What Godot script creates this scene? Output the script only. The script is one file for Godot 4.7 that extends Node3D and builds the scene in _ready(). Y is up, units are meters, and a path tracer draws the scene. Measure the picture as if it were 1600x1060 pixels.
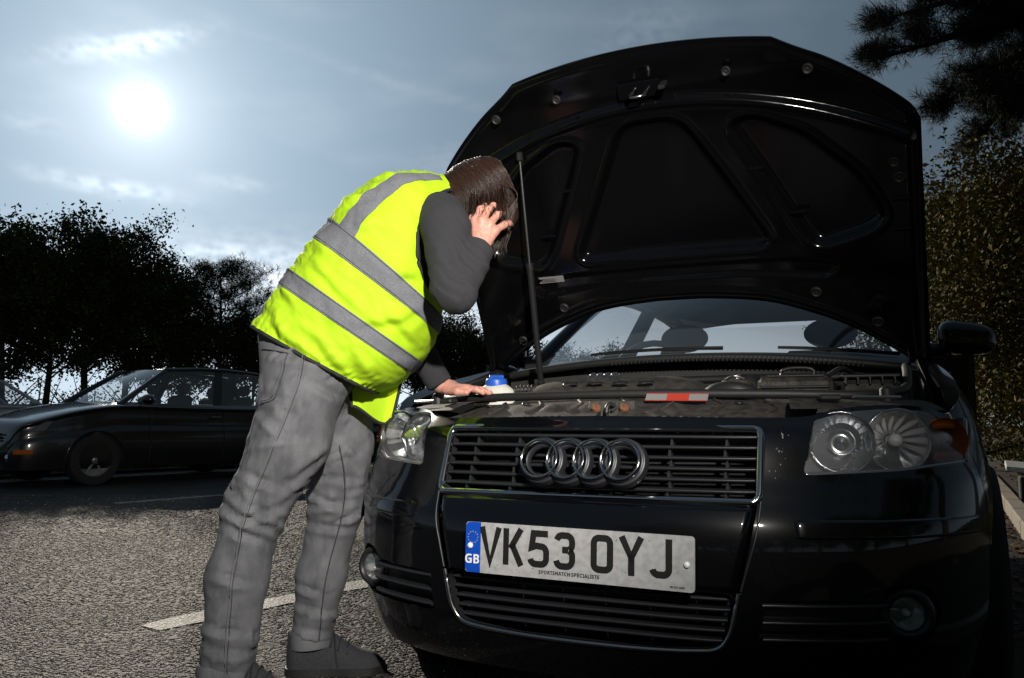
extends Node3D
# A stranded black hatchback with its bonnet up, a person in a high-visibility vest leaning over it, low sun ahead.

const ROAD := 35.5          # degrees the road runs to the right of straight ahead
var M := {}                 # materials by name
var used := {}
var car: Node3D

func _ready() -> void:
	# ---- camera
	var cam := Camera3D.new()
	cam.name = "camera"
	cam.fov = 44.36
	cam.near = 0.05
	cam.far = 2000.0
	cam.position = Vector3(0, 0.72, 0)
	cam.basis = Basis(Vector3.RIGHT, deg_to_rad(5.9)) * Basis(Vector3.BACK, deg_to_rad(0.24))
	add_child(cam)
	cam.current = true
	# ---- sky, exposure
	var sun_dir := Vector3(-0.396, 0.3335, -0.856).normalized()
	var env := Environment.new()
	env.background_mode = Environment.BG_SKY
	var sky := Sky.new()
	var pano := PanoramaSkyMaterial.new()
	pano.panorama = sky_picture(sun_dir)
	sky.sky_material = pano
	env.sky = sky
	env.background_energy_multiplier = 1.0
	env.tonemap_mode = Environment.TONE_MAPPER_LINEAR
	env.tonemap_exposure = 1.0
	env.sdfgi_enabled = true
	env.ssao_enabled = true
	env.ssil_enabled = true
	var we := WorldEnvironment.new()
	we.name = "world_environment"
	we.environment = env
	add_child(we)
	# ---- sun
	var sun := DirectionalLight3D.new()
	sun.name = "sun"
	sun.light_energy = 1.1
	sun.light_color = Color(1.0, 0.95, 0.87)
	sun.light_angular_distance = 0.5
	sun.shadow_enabled = true
	sun.basis = Basis.looking_at(-sun_dir, Vector3.UP)
	add_child(sun)
	# ---- the place
	make_materials()
	build_ground()
	build_flash()
	build_barriers()
	build_trees()
	build_traffic()
	build_car()
	build_person()
	build_litter()

# ------------------------------------------------------------------ sky
func sky_picture(sd: Vector3) -> ImageTexture:
	var w := 2048
	var h := 1024
	var im := Image.create(w, h, false, Image.FORMAT_RGBAF)
	im.fill(Color(0.10, 0.11, 0.12))
	var n1 := FastNoiseLite.new()
	n1.seed = 4
	n1.frequency = 1.0
	n1.fractal_octaves = 5
	var n2 := FastNoiseLite.new()
	n2.seed = 9
	n2.frequency = 1.0
	n2.fractal_octaves = 4
	# clouds seen: azimuth, elevation, half width, half height (degrees), tilt (slope), strength
	var cl := [[-25.7, 23.1, 3.9, 0.75, 0.30, 0.75], [-26.5, 14.6, 4.4, 0.55, -0.05, 0.55], [-19.0, 15.6, 2.4, 0.45, 0.0, 0.25],
		[-31.0, 17.6, 1.6, 0.5, 0.0, 0.2], [-17.0, 9.4, 7.0, 2.2, 0.0, 1.4], [-3.0, 7.0, 4.0, 3.0, 0.0, 1.4], [-30.0, 10.5, 6.0, 1.2, 0.0, 0.4], [-4.0, 17.5, 3.0, 1.3, 0.0, 0.20], [-20.0, 11.2, 1.2, 0.3, 0.0, 0.25],
		[9.5, 26.0, 4.5, 1.6, 0.2, 0.16], [-8.0, 22.7, 11.0, 0.40, -0.22, 0.10]]
	for j in h / 2 + 2:
		var el: float = PI * 0.5 - PI * (j + 0.5) / h
		var ce := cos(el)
		var se := sin(el)
		for i in w:
			var az: float = TAU * (i + 0.5) / w
			if az > PI:
				az -= TAU
			var d := Vector3(sin(az) * ce, se, -cos(az) * ce)
			var g := rad_to_deg(acos(clampf(d.dot(sd), -1.0, 1.0)))
			# air: brighter towards the sun and towards the horizon
			var l := 0.065 + 0.70 * exp(-g / 20.0)
			l += 0.085 * exp(-maxf(se, 0.0) * 6.0) * (0.45 + exp(-g / 40.0))
			var low_az := rad_to_deg(az) + 4.0
			var bank := exp(-pow(rad_to_deg(el) / 8.5, 2.0)) * (0.10 + 0.55 * exp(-low_az * low_az / 1100.0))
			var warm := exp(-g / 16.0)
			var c := Color(0.68 + 0.10 * warm, 0.98 + 0.01 * warm, 1.29 - 0.12 * warm) * l
			c += Color(0.93, 0.98, 1.0) * bank
			# glow round the sun
			var halo := 0.55 * exp(-g / 2.6) + 1.5 * exp(-g * g / 0.9) + 30.0 * exp(-g * g / 0.22)
			c += Color(1.0, 0.97, 0.92) * halo
			# clouds
			var azd := rad_to_deg(az)
			var eld := rad_to_deg(el)
			if absf(azd) < 60.0 and eld < 45.0:
				for k in cl:
					var dx: float = (azd - k[0]) / k[2]
					if absf(dx) > 2.2:
						continue
					var dy: float = (eld - k[1] - k[4] * (azd - k[0])) / k[3]
					if absf(dy) > 2.6:
						continue
					var f := exp(-dx * dx * 1.2 - dy * dy * 1.2)
					var nn: float = 0.55 + 0.95 * n1.get_noise_2d(azd * 0.55, eld * 1.6) + 0.5 * n1.get_noise_2d(azd * 2.1 + 40.0, eld * 4.2)
					f = clampf(f * 1.25 * nn, 0.0, 1.0) * k[5]
					c += Color(1.0, 0.98, 0.95) * f * (0.20 + 0.62 * exp(-g / 16.0))
			var thin := clampf(n2.get_noise_2d(azd * 0.07, eld * 0.22) * 1.2, 0.0, 1.0)
			c += Color(1.0, 0.98, 0.95) * (thin * 0.035 * (0.35 + 2.0 * exp(-g / 25.0)))
			im.set_pixel(i, j, Color(c.r, c.g, c.b, 1.0))
	return ImageTexture.create_from_image(im)

# ------------------------------------------------------------------ naming
func numbered(called: String) -> String:
	if not used.has(called):
		used[called] = 0
		return called
	used[called] += 1
	return "%s_%03d" % [called, used[called]]

func tag(o: Node3D, label: String, category: String, group := "") -> void:
	o.set_meta("label", label)
	o.set_meta("category", category)
	if group != "":
		o.set_meta("group", group)

func thing(called: String, label: String, category: String, at := Vector3.ZERO, turn := 0.0, group := "") -> Node3D:
	var o := Node3D.new()
	o.name = numbered(called)
	add_child(o, true)
	o.position = at
	o.rotation.y = turn
	tag(o, label, category, group)
	return o

func part(called: String, mesh: Mesh, m: Material, parent: Node, xf := Transform3D.IDENTITY) -> MeshInstance3D:
	var o := MeshInstance3D.new()
	o.name = called
	o.mesh = mesh
	if m != null:
		o.material_override = m
	o.transform = xf
	parent.add_child(o, true)
	return o

func pt(called: String, b: MB, m: Material, parent: Node, xf := Transform3D.IDENTITY) -> MeshInstance3D:
	return part(called, b.mesh(), m, parent, xf)

func struct(called: String, b: MB, m: Material) -> MeshInstance3D:
	var o := part(numbered(called), b.mesh(), m, self)
	o.set_meta("kind", "structure")
	return o

func stuff(called: String, mesh: Mesh, m: Material, xfs: Array, cols: Array, parent: Node) -> MultiMeshInstance3D:
	var mm := MultiMesh.new()
	mm.transform_format = MultiMesh.TRANSFORM_3D
	mm.use_colors = cols.size() > 0
	mm.mesh = mesh
	mm.instance_count = xfs.size()
	for i in xfs.size():
		mm.set_instance_transform(i, xfs[i])
		if cols.size() > 0:
			mm.set_instance_color(i, cols[i])
	var o := MultiMeshInstance3D.new()
	o.name = called
	o.multimesh = mm
	o.material_override = m
	o.set_meta("kind", "stuff")
	parent.add_child(o, true)
	return o

static func mv(x: float, y: float, z: float) -> Transform3D:
	return Transform3D(Basis.IDENTITY, Vector3(x, y, z))

# a frame whose y axis points along dir
static func along(dir: Vector3, at: Vector3) -> Transform3D:
	var y := dir.normalized()
	var ref := Vector3.UP if absf(y.y) < 0.95 else Vector3.RIGHT
	var x := ref.cross(y).normalized()
	return Transform3D(Basis(x, y, x.cross(y)), at)

# ------------------------------------------------------------------ mesh builder
class MB:
	var v := PackedVector3Array()
	var f := PackedInt32Array()

	func add(p: Vector3) -> int:
		v.append(p)
		return v.size() - 1

	func tri(a: int, b: int, c: int) -> void:
		f.append(a)
		f.append(b)
		f.append(c)

	func quad(a: int, b: int, c: int, d: int) -> void:
		tri(a, b, c)
		tri(a, c, d)

	func face(pts: Array) -> void:
		var i0 := v.size()
		for p in pts:
			v.append(p)
		for k in range(1, pts.size() - 1):
			tri(i0, i0 + k, i0 + k + 1)

	func grid(nu: int, nv: int, fn: Callable, flip := false) -> MB:
		var i0 := v.size()
		for j in nv + 1:
			for i in nu + 1:
				v.append(fn.call(float(i) / nu, float(j) / nv))
		for j in nv:
			for i in nu:
				var a := i0 + j * (nu + 1) + i
				if flip:
					quad(a, a + nu + 1, a + nu + 2, a + 1)
				else:
					quad(a, a + 1, a + nu + 2, a + nu + 1)
		return self

	# sweep of a profile (Vector2 list) along a path; scale per point
	func sweep(path: Array, prof: Array, up := Vector3.UP, closed := false, caps := true, ring := true, sc := []) -> MB:
		var n := path.size()
		var m := prof.size()
		var i0 := v.size()
		for i in n:
			var a: Vector3 = path[(i - 1 + n) % n] if closed else path[maxi(i - 1, 0)]
			var b: Vector3 = path[(i + 1) % n] if closed else path[mini(i + 1, n - 1)]
			var t := (b - a).normalized()
			var u := up
			if absf(t.dot(u)) > 0.98:
				u = Vector3(0.3, 0.2, 1).normalized()
			var x := t.cross(u).normalized()
			var y := x.cross(t).normalized()
			var s: float = sc[i] if sc.size() > 0 else 1.0
			for p in prof:
				v.append(path[i] + (x * p.x + y * p.y) * s)
		var last := n if closed else n - 1
		for i in last:
			for k in (m if ring else m - 1):
				var k2 := (k + 1) % m
				var r0 := i0 + i * m
				var r1 := i0 + ((i + 1) % n) * m
				quad(r0 + k, r1 + k, r1 + k2, r0 + k2)
		if caps and not closed and ring:
			for e in [0, n - 1]:
				var pts := []
				for k in m:
					pts.append(v[i0 + e * m + (k if e == 0 else m - 1 - k)])
				face(pts)
		return self

	func tube(path: Array, r: float, sides := 8, closed := false, sc := []) -> MB:
		var pr := []
		for k in sides:
			pr.append(Vector2(cos(TAU * k / sides), sin(TAU * k / sides)) * r)
		return sweep(path, pr, Vector3.UP, closed, true, true, sc)

	func lathe(prof: Array, segs: int, xf := Transform3D.IDENTITY) -> MB:
		var i0 := v.size()
		var m := prof.size()
		for k in segs:
			var a := TAU * k / segs
			for p in prof:
				v.append(xf * Vector3(p.x * cos(a), p.y, p.x * sin(a)))
		for k in segs:
			for i in m - 1:
				var a := i0 + k * m + i
				var b := i0 + ((k + 1) % segs) * m + i
				quad(a, a + 1, b + 1, b)
		return self

	func box(size: Vector3, bev := 0.0, xf := Transform3D.IDENTITY) -> MB:
		var h := size * 0.5
		var b := minf(bev, minf(h.x, minf(h.y, h.z)) * 0.95)
		var ax := [Vector3.RIGHT, Vector3.UP, Vector3.BACK]
		for k in 3:
			for s in [-1.0, 1.0]:
				var n: Vector3 = ax[k]
				var u: Vector3 = ax[(k + 1) % 3]
				var w: Vector3 = ax[(k + 2) % 3]
				var c: Vector3 = n * (h[k] * s)
				var hu: float = h[(k + 1) % 3] - b
				var hw: float = h[(k + 2) % 3] - b
				var q := [c + u * hu + w * hw, c - u * hu + w * hw, c - u * hu - w * hw, c + u * hu - w * hw]
				if s < 0:
					q.reverse()
				face([xf * q[0], xf * q[3], xf * q[2], xf * q[1]])
		if b > 0.0:
			for k in 3:
				for s in [-1.0, 1.0]:
					for t in [-1.0, 1.0]:
						var k1 := (k + 1) % 3
						var k2 := (k + 2) % 3
						var e: Vector3 = ax[k] * (h[k] - b)
						var p1: Vector3 = ax[k1] * (h[k1] * s) + ax[k2] * ((h[k2] - b) * t)
						var p2: Vector3 = ax[k1] * ((h[k1] - b) * s) + ax[k2] * (h[k2] * t)
						var q := [p1 - e, p1 + e, p2 + e, p2 - e]
						if s * t > 0:
							q.reverse()
						face([xf * q[0], xf * q[1], xf * q[2], xf * q[3]])
			for sx in [-1.0, 1.0]:
				for sy in [-1.0, 1.0]:
					for sz in [-1.0, 1.0]:
						var s := Vector3(sx, sy, sz)
						var q := []
						for k in 3:
							var p := Vector3.ZERO
							for m in 3:
								p[m] = s[m] * (h[m] if m == k else h[m] - b)
							q.append(p)
						if sx * sy * sz > 0:
							q.reverse()
						face([xf * q[0], xf * q[1], xf * q[2]])
		return self

	# a flat outline (xy of xf) given depth along -z, with a small bevel on the front edge
	func plate(poly: Array, depth: float, xf := Transform3D.IDENTITY) -> MB:
		var pk := PackedVector2Array(poly)
		if Geometry2D.is_polygon_clockwise(pk):
			pk.reverse()
		var ix := Geometry2D.triangulate_polygon(pk)
		var n := pk.size()
		for side in 2:
			var i0 := v.size()
			for p in pk:
				v.append(xf * Vector3(p.x, p.y, 0.0 if side == 0 else -depth))
			for k in range(0, ix.size(), 3):
				if side == 0:
					tri(i0 + ix[k], i0 + ix[k + 2], i0 + ix[k + 1])
				else:
					tri(i0 + ix[k], i0 + ix[k + 1], i0 + ix[k + 2])
		if depth > 0.0:
			for k in n:
				var a := pk[k]
				var b := pk[(k + 1) % n]
				face([xf * Vector3(a.x, a.y, 0), xf * Vector3(a.x, a.y, -depth), xf * Vector3(b.x, b.y, -depth), xf * Vector3(b.x, b.y, 0)])
		return self

	# strip between two lists of points
	func strip(a: Array, b: Array, closed := false) -> MB:
		var i0 := v.size()
		var n := a.size()
		for k in n:
			v.append(a[k])
			v.append(b[k])
		for k in (n if closed else n - 1):
			var p := i0 + 2 * k
			var q := i0 + 2 * ((k + 1) % n)
			quad(p, q, q + 1, p + 1)
		return self

	func ball(c: Vector3, r: Vector3, seg := 12, rows := 8) -> MB:
		var i0 := v.size()
		for j in rows + 1:
			for i in seg:
				var a := TAU * i / seg
				var b := PI * j / rows
				v.append(c + Vector3(cos(a) * sin(b) * r.x, cos(b) * r.y, sin(a) * sin(b) * r.z))
		for j in rows:
			for i in seg:
				var i2 := (i + 1) % seg
				quad(i0 + j * seg + i, i0 + j * seg + i2, i0 + (j + 1) * seg + i2, i0 + (j + 1) * seg + i)
		return self

	func join(o: MB, xf := Transform3D.IDENTITY, mirror_x := false) -> MB:
		var i0 := v.size()
		for p in o.v:
			var q := xf * p
			if mirror_x:
				q.x = -q.x
			v.append(q)
		for k in range(0, o.f.size(), 3):
			if mirror_x:
				tri(i0 + o.f[k], i0 + o.f[k + 2], i0 + o.f[k + 1])
			else:
				tri(i0 + o.f[k], i0 + o.f[k + 1], i0 + o.f[k + 2])
		return self

	func mirrored() -> MB:
		var o := MB.new()
		o.join(self, Transform3D.IDENTITY, true)
		return o

	func mesh() -> ArrayMesh:
		var nn := PackedVector3Array()
		nn.resize(v.size())
		for k in range(0, f.size(), 3):
			var a := v[f[k]]
			var nr := (v[f[k + 2]] - a).cross(v[f[k + 1]] - a)
			nn[f[k]] += nr
			nn[f[k + 1]] += nr
			nn[f[k + 2]] += nr
		for k in nn.size():
			nn[k] = nn[k].normalized() if nn[k].length_squared() > 1e-24 else Vector3.UP
		var arr := []
		arr.resize(Mesh.ARRAY_MAX)
		arr[Mesh.ARRAY_VERTEX] = v
		arr[Mesh.ARRAY_NORMAL] = nn
		arr[Mesh.ARRAY_INDEX] = f
		var am := ArrayMesh.new()
		am.add_surface_from_arrays(Mesh.PRIMITIVE_TRIANGLES, arr)
		return am

# ------------------------------------------------------------------ small maths
static func cr(p0, p1, p2, p3, t: float):
	return 0.5 * ((2.0 * p1) + (p2 - p0) * t + (2.0 * p0 - 5.0 * p1 + 4.0 * p2 - p3) * t * t + (3.0 * p1 - p0 - 3.0 * p2 + p3) * t * t * t)

# smooth curve through a list, t from 0 to size - 1
static func curve(a: Array, t: float):
	var n := a.size()
	t = clampf(t, 0.0, n - 1.0)
	var i := mini(int(t), n - 2)
	return cr(a[maxi(i - 1, 0)], a[i], a[i + 1], a[mini(i + 2, n - 1)], t - i)

# smooth y(x) through knots
static func knots(xs: Array, ys: Array, x: float) -> float:
	var n := xs.size()
	if x <= xs[0]:
		return ys[0]
	if x >= xs[n - 1]:
		return ys[n - 1]
	var i := 0
	while xs[i + 1] < x:
		i += 1
	var h: float = xs[i + 1] - xs[i]
	var t: float = (x - xs[i]) / h
	var m0: float = (ys[i + 1] - ys[maxi(i - 1, 0)]) / (xs[i + 1] - xs[maxi(i - 1, 0)])
	var m1: float = (ys[mini(i + 2, n - 1)] - ys[i]) / (xs[mini(i + 2, n - 1)] - xs[i])
	var t2 := t * t
	var t3 := t2 * t
	return (2 * t3 - 3 * t2 + 1) * ys[i] + (t3 - 2 * t2 + t) * h * m0 + (-2 * t3 + 3 * t2) * ys[i + 1] + (t3 - t2) * h * m1

static func smooth_path(pts: Array, per: int) -> Array:
	var out := []
	var n := (pts.size() - 1) * per
	for k in n + 1:
		out.append(curve(pts, float(k) / per))
	return out

static func poly_dist(p: Vector2, poly: PackedVector2Array) -> float:
	var d := 1e9
	var n := poly.size()
	for k in n:
		var q := Geometry2D.get_closest_point_to_segment(p, poly[k], poly[(k + 1) % n])
		d = minf(d, p.distance_squared_to(q))
	d = sqrt(d)
	return -d if Geometry2D.is_point_in_polygon(p, poly) else d

# rounded version of a polygon outline
static func rounded(poly: Array, r: float, per := 5) -> PackedVector2Array:
	var out := PackedVector2Array()
	var n := poly.size()
	for k in n:
		var p: Vector2 = poly[k]
		var a: Vector2 = poly[(k - 1 + n) % n]
		var b: Vector2 = poly[(k + 1) % n]
		var ra := minf(r, p.distance_to(a) * 0.45)
		var rb := minf(r, p.distance_to(b) * 0.45)
		var pa := p + (a - p).normalized() * ra
		var pb := p + (b - p).normalized() * rb
		for i in per + 1:
			var t := float(i) / per
			out.append(pa.lerp(p, t).lerp(p.lerp(pb, t), t))
	return out

# sheet over the parameters (s, y) with openings whose edges the grid follows
static func sheet(s0: float, s1: float, lo: Callable, hi: Callable, nu: int, nv: int, holes: Array, map: Callable, keep_inside := false) -> MB:
	var b := MB.new()
	var q := PackedVector2Array()
	var cell := (s1 - s0) / nu
	var boxes := []
	for h in holes:
		var bb := Rect2(h[0], Vector2.ZERO)
		for p in h:
			bb = bb.expand(p)
		boxes.append(bb.grow(cell * 1.5))
	for j in nv + 1:
		for i in nu + 1:
			var s := s0 + (s1 - s0) * i / nu
			var l: float = lo.call(s)
			var t: float = hi.call(s)
			var p := Vector2(s, l + (t - l) * j / nv)
			var cy := (t - l) / nv
			for k in holes.size():
				if not boxes[k].has_point(p):
					continue
				var best := 1e9
				var bp := p
				var h: PackedVector2Array = holes[k]
				for e in h.size():
					var c := Geometry2D.get_closest_point_to_segment(p, h[e], h[(e + 1) % h.size()])
					var d := maxf(absf(c.x - p.x) / cell, absf(c.y - p.y) / cy)
					if d < best:
						best = d
						bp = c
				if best < 0.62:
					p = bp
			q.append(p)
	for p in q:
		b.v.append(map.call(p.x, p.y))
	for j in nv:
		for i in nu:
			var a := j * (nu + 1) + i
			var ids := [a, a + 1, a + nu + 2, a + nu + 1]
			for t in [[0, 1, 2], [0, 2, 3]]:
				var c: Vector2 = (q[ids[t[0]]] + q[ids[t[1]]] + q[ids[t[2]]]) / 3.0
				var inside := false
				for k in holes.size():
					if boxes[k].has_point(c) and Geometry2D.is_point_in_polygon(c, holes[k]):
						inside = true
				if inside == keep_inside:
					b.tri(ids[t[0]], ids[t[1]], ids[t[2]])
	return b

# ------------------------------------------------------------------ bodies as a smooth field round bones, meshed as surface nets
# a bone is [from, to, radius at from, radius at to]
func flesh(bones: Array, cell: float, k: float, b: MB) -> void:
	var lo := Vector3.ONE * 1e9
	var hi := -lo
	for e in bones:
		var r: float = maxf(e[2], e[3]) + k + 2.0 * cell
		for p in [e[0], e[1]]:
			lo = lo.min(p - Vector3.ONE * r)
			hi = hi.max(p + Vector3.ONE * r)
	var nx := int((hi.x - lo.x) / cell) + 2
	var ny := int((hi.y - lo.y) / cell) + 2
	var nz := int((hi.z - lo.z) / cell) + 2
	var fd := PackedFloat32Array()
	fd.resize(nx * ny * nz)
	fd.fill(1.0)
	for e in bones:
		var a: Vector3 = e[0]
		var ba: Vector3 = e[1] - a
		var bb := maxf(ba.length_squared(), 1e-9)
		var ra: float = e[2]
		var dr: float = e[3] - ra
		var r: float = maxf(e[2], e[3]) + k + 1.5 * cell
		var l := ((a.min(e[1]) - Vector3.ONE * r - lo) / cell).floor()
		var u := ((a.max(e[1]) + Vector3.ONE * r - lo) / cell).ceil()
		for iz in range(maxi(int(l.z), 0), mini(int(u.z) + 1, nz)):
			for iy in range(maxi(int(l.y), 0), mini(int(u.y) + 1, ny)):
				var at := (iz * ny + iy) * nx
				for ix in range(maxi(int(l.x), 0), mini(int(u.x) + 1, nx)):
					var pa := Vector3(lo.x + ix * cell, lo.y + iy * cell, lo.z + iz * cell) - a
					var t := clampf(pa.dot(ba) / bb, 0.0, 1.0)
					var d := (pa - ba * t).length() - ra - dr * t
					var o := fd[at + ix]
					var h := maxf(k - absf(d - o), 0.0) / k
					fd[at + ix] = minf(d, o) - h * h * k * 0.25
	var id := PackedInt32Array()
	id.resize(nx * ny * nz)
	id.fill(-1)
	var offs := [0, 1, nx, nx + 1, nx * ny, nx * ny + 1, nx * ny + nx, nx * ny + nx + 1]
	var edges := [[0, 1], [2, 3], [4, 5], [6, 7], [0, 2], [1, 3], [4, 6], [5, 7], [0, 4], [1, 5], [2, 6], [3, 7]]
	var sxy := nx * ny
	for iz in nz - 1:
		for iy in ny - 1:
			var at := (iz * ny + iy) * nx
			for ix in nx - 1:
				var c := at + ix
				var m := 0
				if fd[c] < 0.0: m += 1
				if fd[c + 1] < 0.0: m += 1
				if fd[c + nx] < 0.0: m += 1
				if fd[c + nx + 1] < 0.0: m += 1
				if fd[c + sxy] < 0.0: m += 1
				if fd[c + sxy + 1] < 0.0: m += 1
				if fd[c + sxy + nx] < 0.0: m += 1
				if fd[c + sxy + nx + 1] < 0.0: m += 1
				if m == 0 or m == 8:
					continue
				var sum := Vector3.ZERO
				var cnt := 0
				for e in edges:
					var d0 := fd[c + offs[e[0]]]
					var d1 := fd[c + offs[e[1]]]
					if (d0 < 0.0) == (d1 < 0.0):
						continue
					var t := d0 / (d0 - d1)
					var p0 := Vector3(e[0] & 1, (e[0] >> 1) & 1, e[0] >> 2)
					var p1 := Vector3(e[1] & 1, (e[1] >> 1) & 1, e[1] >> 2)
					sum += p0.lerp(p1, t)
					cnt += 1
				id[c] = b.add(lo + (Vector3(ix, iy, iz) + sum / cnt) * cell)
	for iz in range(1, nz - 1):
		for iy in range(1, ny - 1):
			var at := (iz * ny + iy) * nx
			for ix in range(1, nx - 1):
				var c := at + ix
				if id[c] < 0 and id[c - 1] < 0 and id[c - nx] < 0:
					continue
				var s0 := fd[c] < 0.0
				if s0 != (fd[c + 1] < 0.0):
					_net(b, id[c - nx - sxy], id[c - sxy], id[c], id[c - nx], s0)
				if s0 != (fd[c + nx] < 0.0):
					_net(b, id[c - 1 - sxy], id[c - 1], id[c], id[c - sxy], s0)
				if s0 != (fd[c + sxy] < 0.0):
					_net(b, id[c - 1 - nx], id[c - nx], id[c], id[c - 1], s0)

func _net(b: MB, a: int, c: int, d: int, e: int, s: bool) -> void:
	if a < 0 or c < 0 or d < 0 or e < 0:
		return
	if s:
		b.quad(a, e, d, c)
	else:
		b.quad(a, c, d, e)

# ------------------------------------------------------------------ materials
static func lin(r: float, g: float, b: float, a := 1.0) -> Color:
	var c := Color(r, g, b).linear_to_srgb()
	c.a = a
	return c

func mat(called: String, c: Color, rough: float, metal := 0.0, spec := 0.5) -> StandardMaterial3D:
	var m := StandardMaterial3D.new()
	m.resource_name = called
	m.albedo_color = c
	m.roughness = rough
	m.metallic = metal
	m.metallic_specular = spec
	M[called] = m
	return m

func noise(sd: int, freq: float, oct := 3, kind := FastNoiseLite.TYPE_SIMPLEX_SMOOTH) -> FastNoiseLite:
	var n := FastNoiseLite.new()
	n.seed = sd
	n.frequency = freq
	n.noise_type = kind
	n.fractal_octaves = oct
	if kind == FastNoiseLite.TYPE_CELLULAR:
		n.fractal_type = FastNoiseLite.FRACTAL_NONE
		n.cellular_return_type = FastNoiseLite.RETURN_DISTANCE2_SUB
	return n

# colour picture from two noises: a and b are linear colours at the ends
func tex(size: int, n: FastNoiseLite, a: Color, b: Color, bias := 0.0, gain := 1.0) -> ImageTexture:
	var g := n.get_seamless_image(size, size)
	var im := Image.create(size, size, true, Image.FORMAT_RGBA8)
	for y in size:
		for x in size:
			var t := clampf((g.get_pixel(x, y).r - 0.5) * gain + 0.5 + bias, 0.0, 1.0)
			im.set_pixel(x, y, a.lerp(b, t).linear_to_srgb())
	return ImageTexture.create_from_image(im)

func height(size: int, n: FastNoiseLite) -> ImageTexture:
	return ImageTexture.create_from_image(n.get_seamless_image(size, size))

func normals(size: int, n: FastNoiseLite, k: float) -> ImageTexture:
	var g := n.get_seamless_image(size, size)
	g.convert(Image.FORMAT_RGBA8)
	g.bump_map_to_normal_map(k)
	return ImageTexture.create_from_image(g)

func tri(m: StandardMaterial3D, scale: float, world := false) -> void:
	m.uv1_triplanar = true
	m.uv1_world_triplanar = world
	m.uv1_scale = Vector3.ONE * scale

func dusty(m: StandardMaterial3D, t: Texture2D, nm: Texture2D, ns: float, scale: float) -> void:
	tri(m, scale)
	if t != null:
		m.albedo_color = Color.WHITE
		m.albedo_texture = t
	if nm != null:
		m.normal_enabled = true
		m.normal_texture = nm
		m.normal_scale = ns

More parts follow.
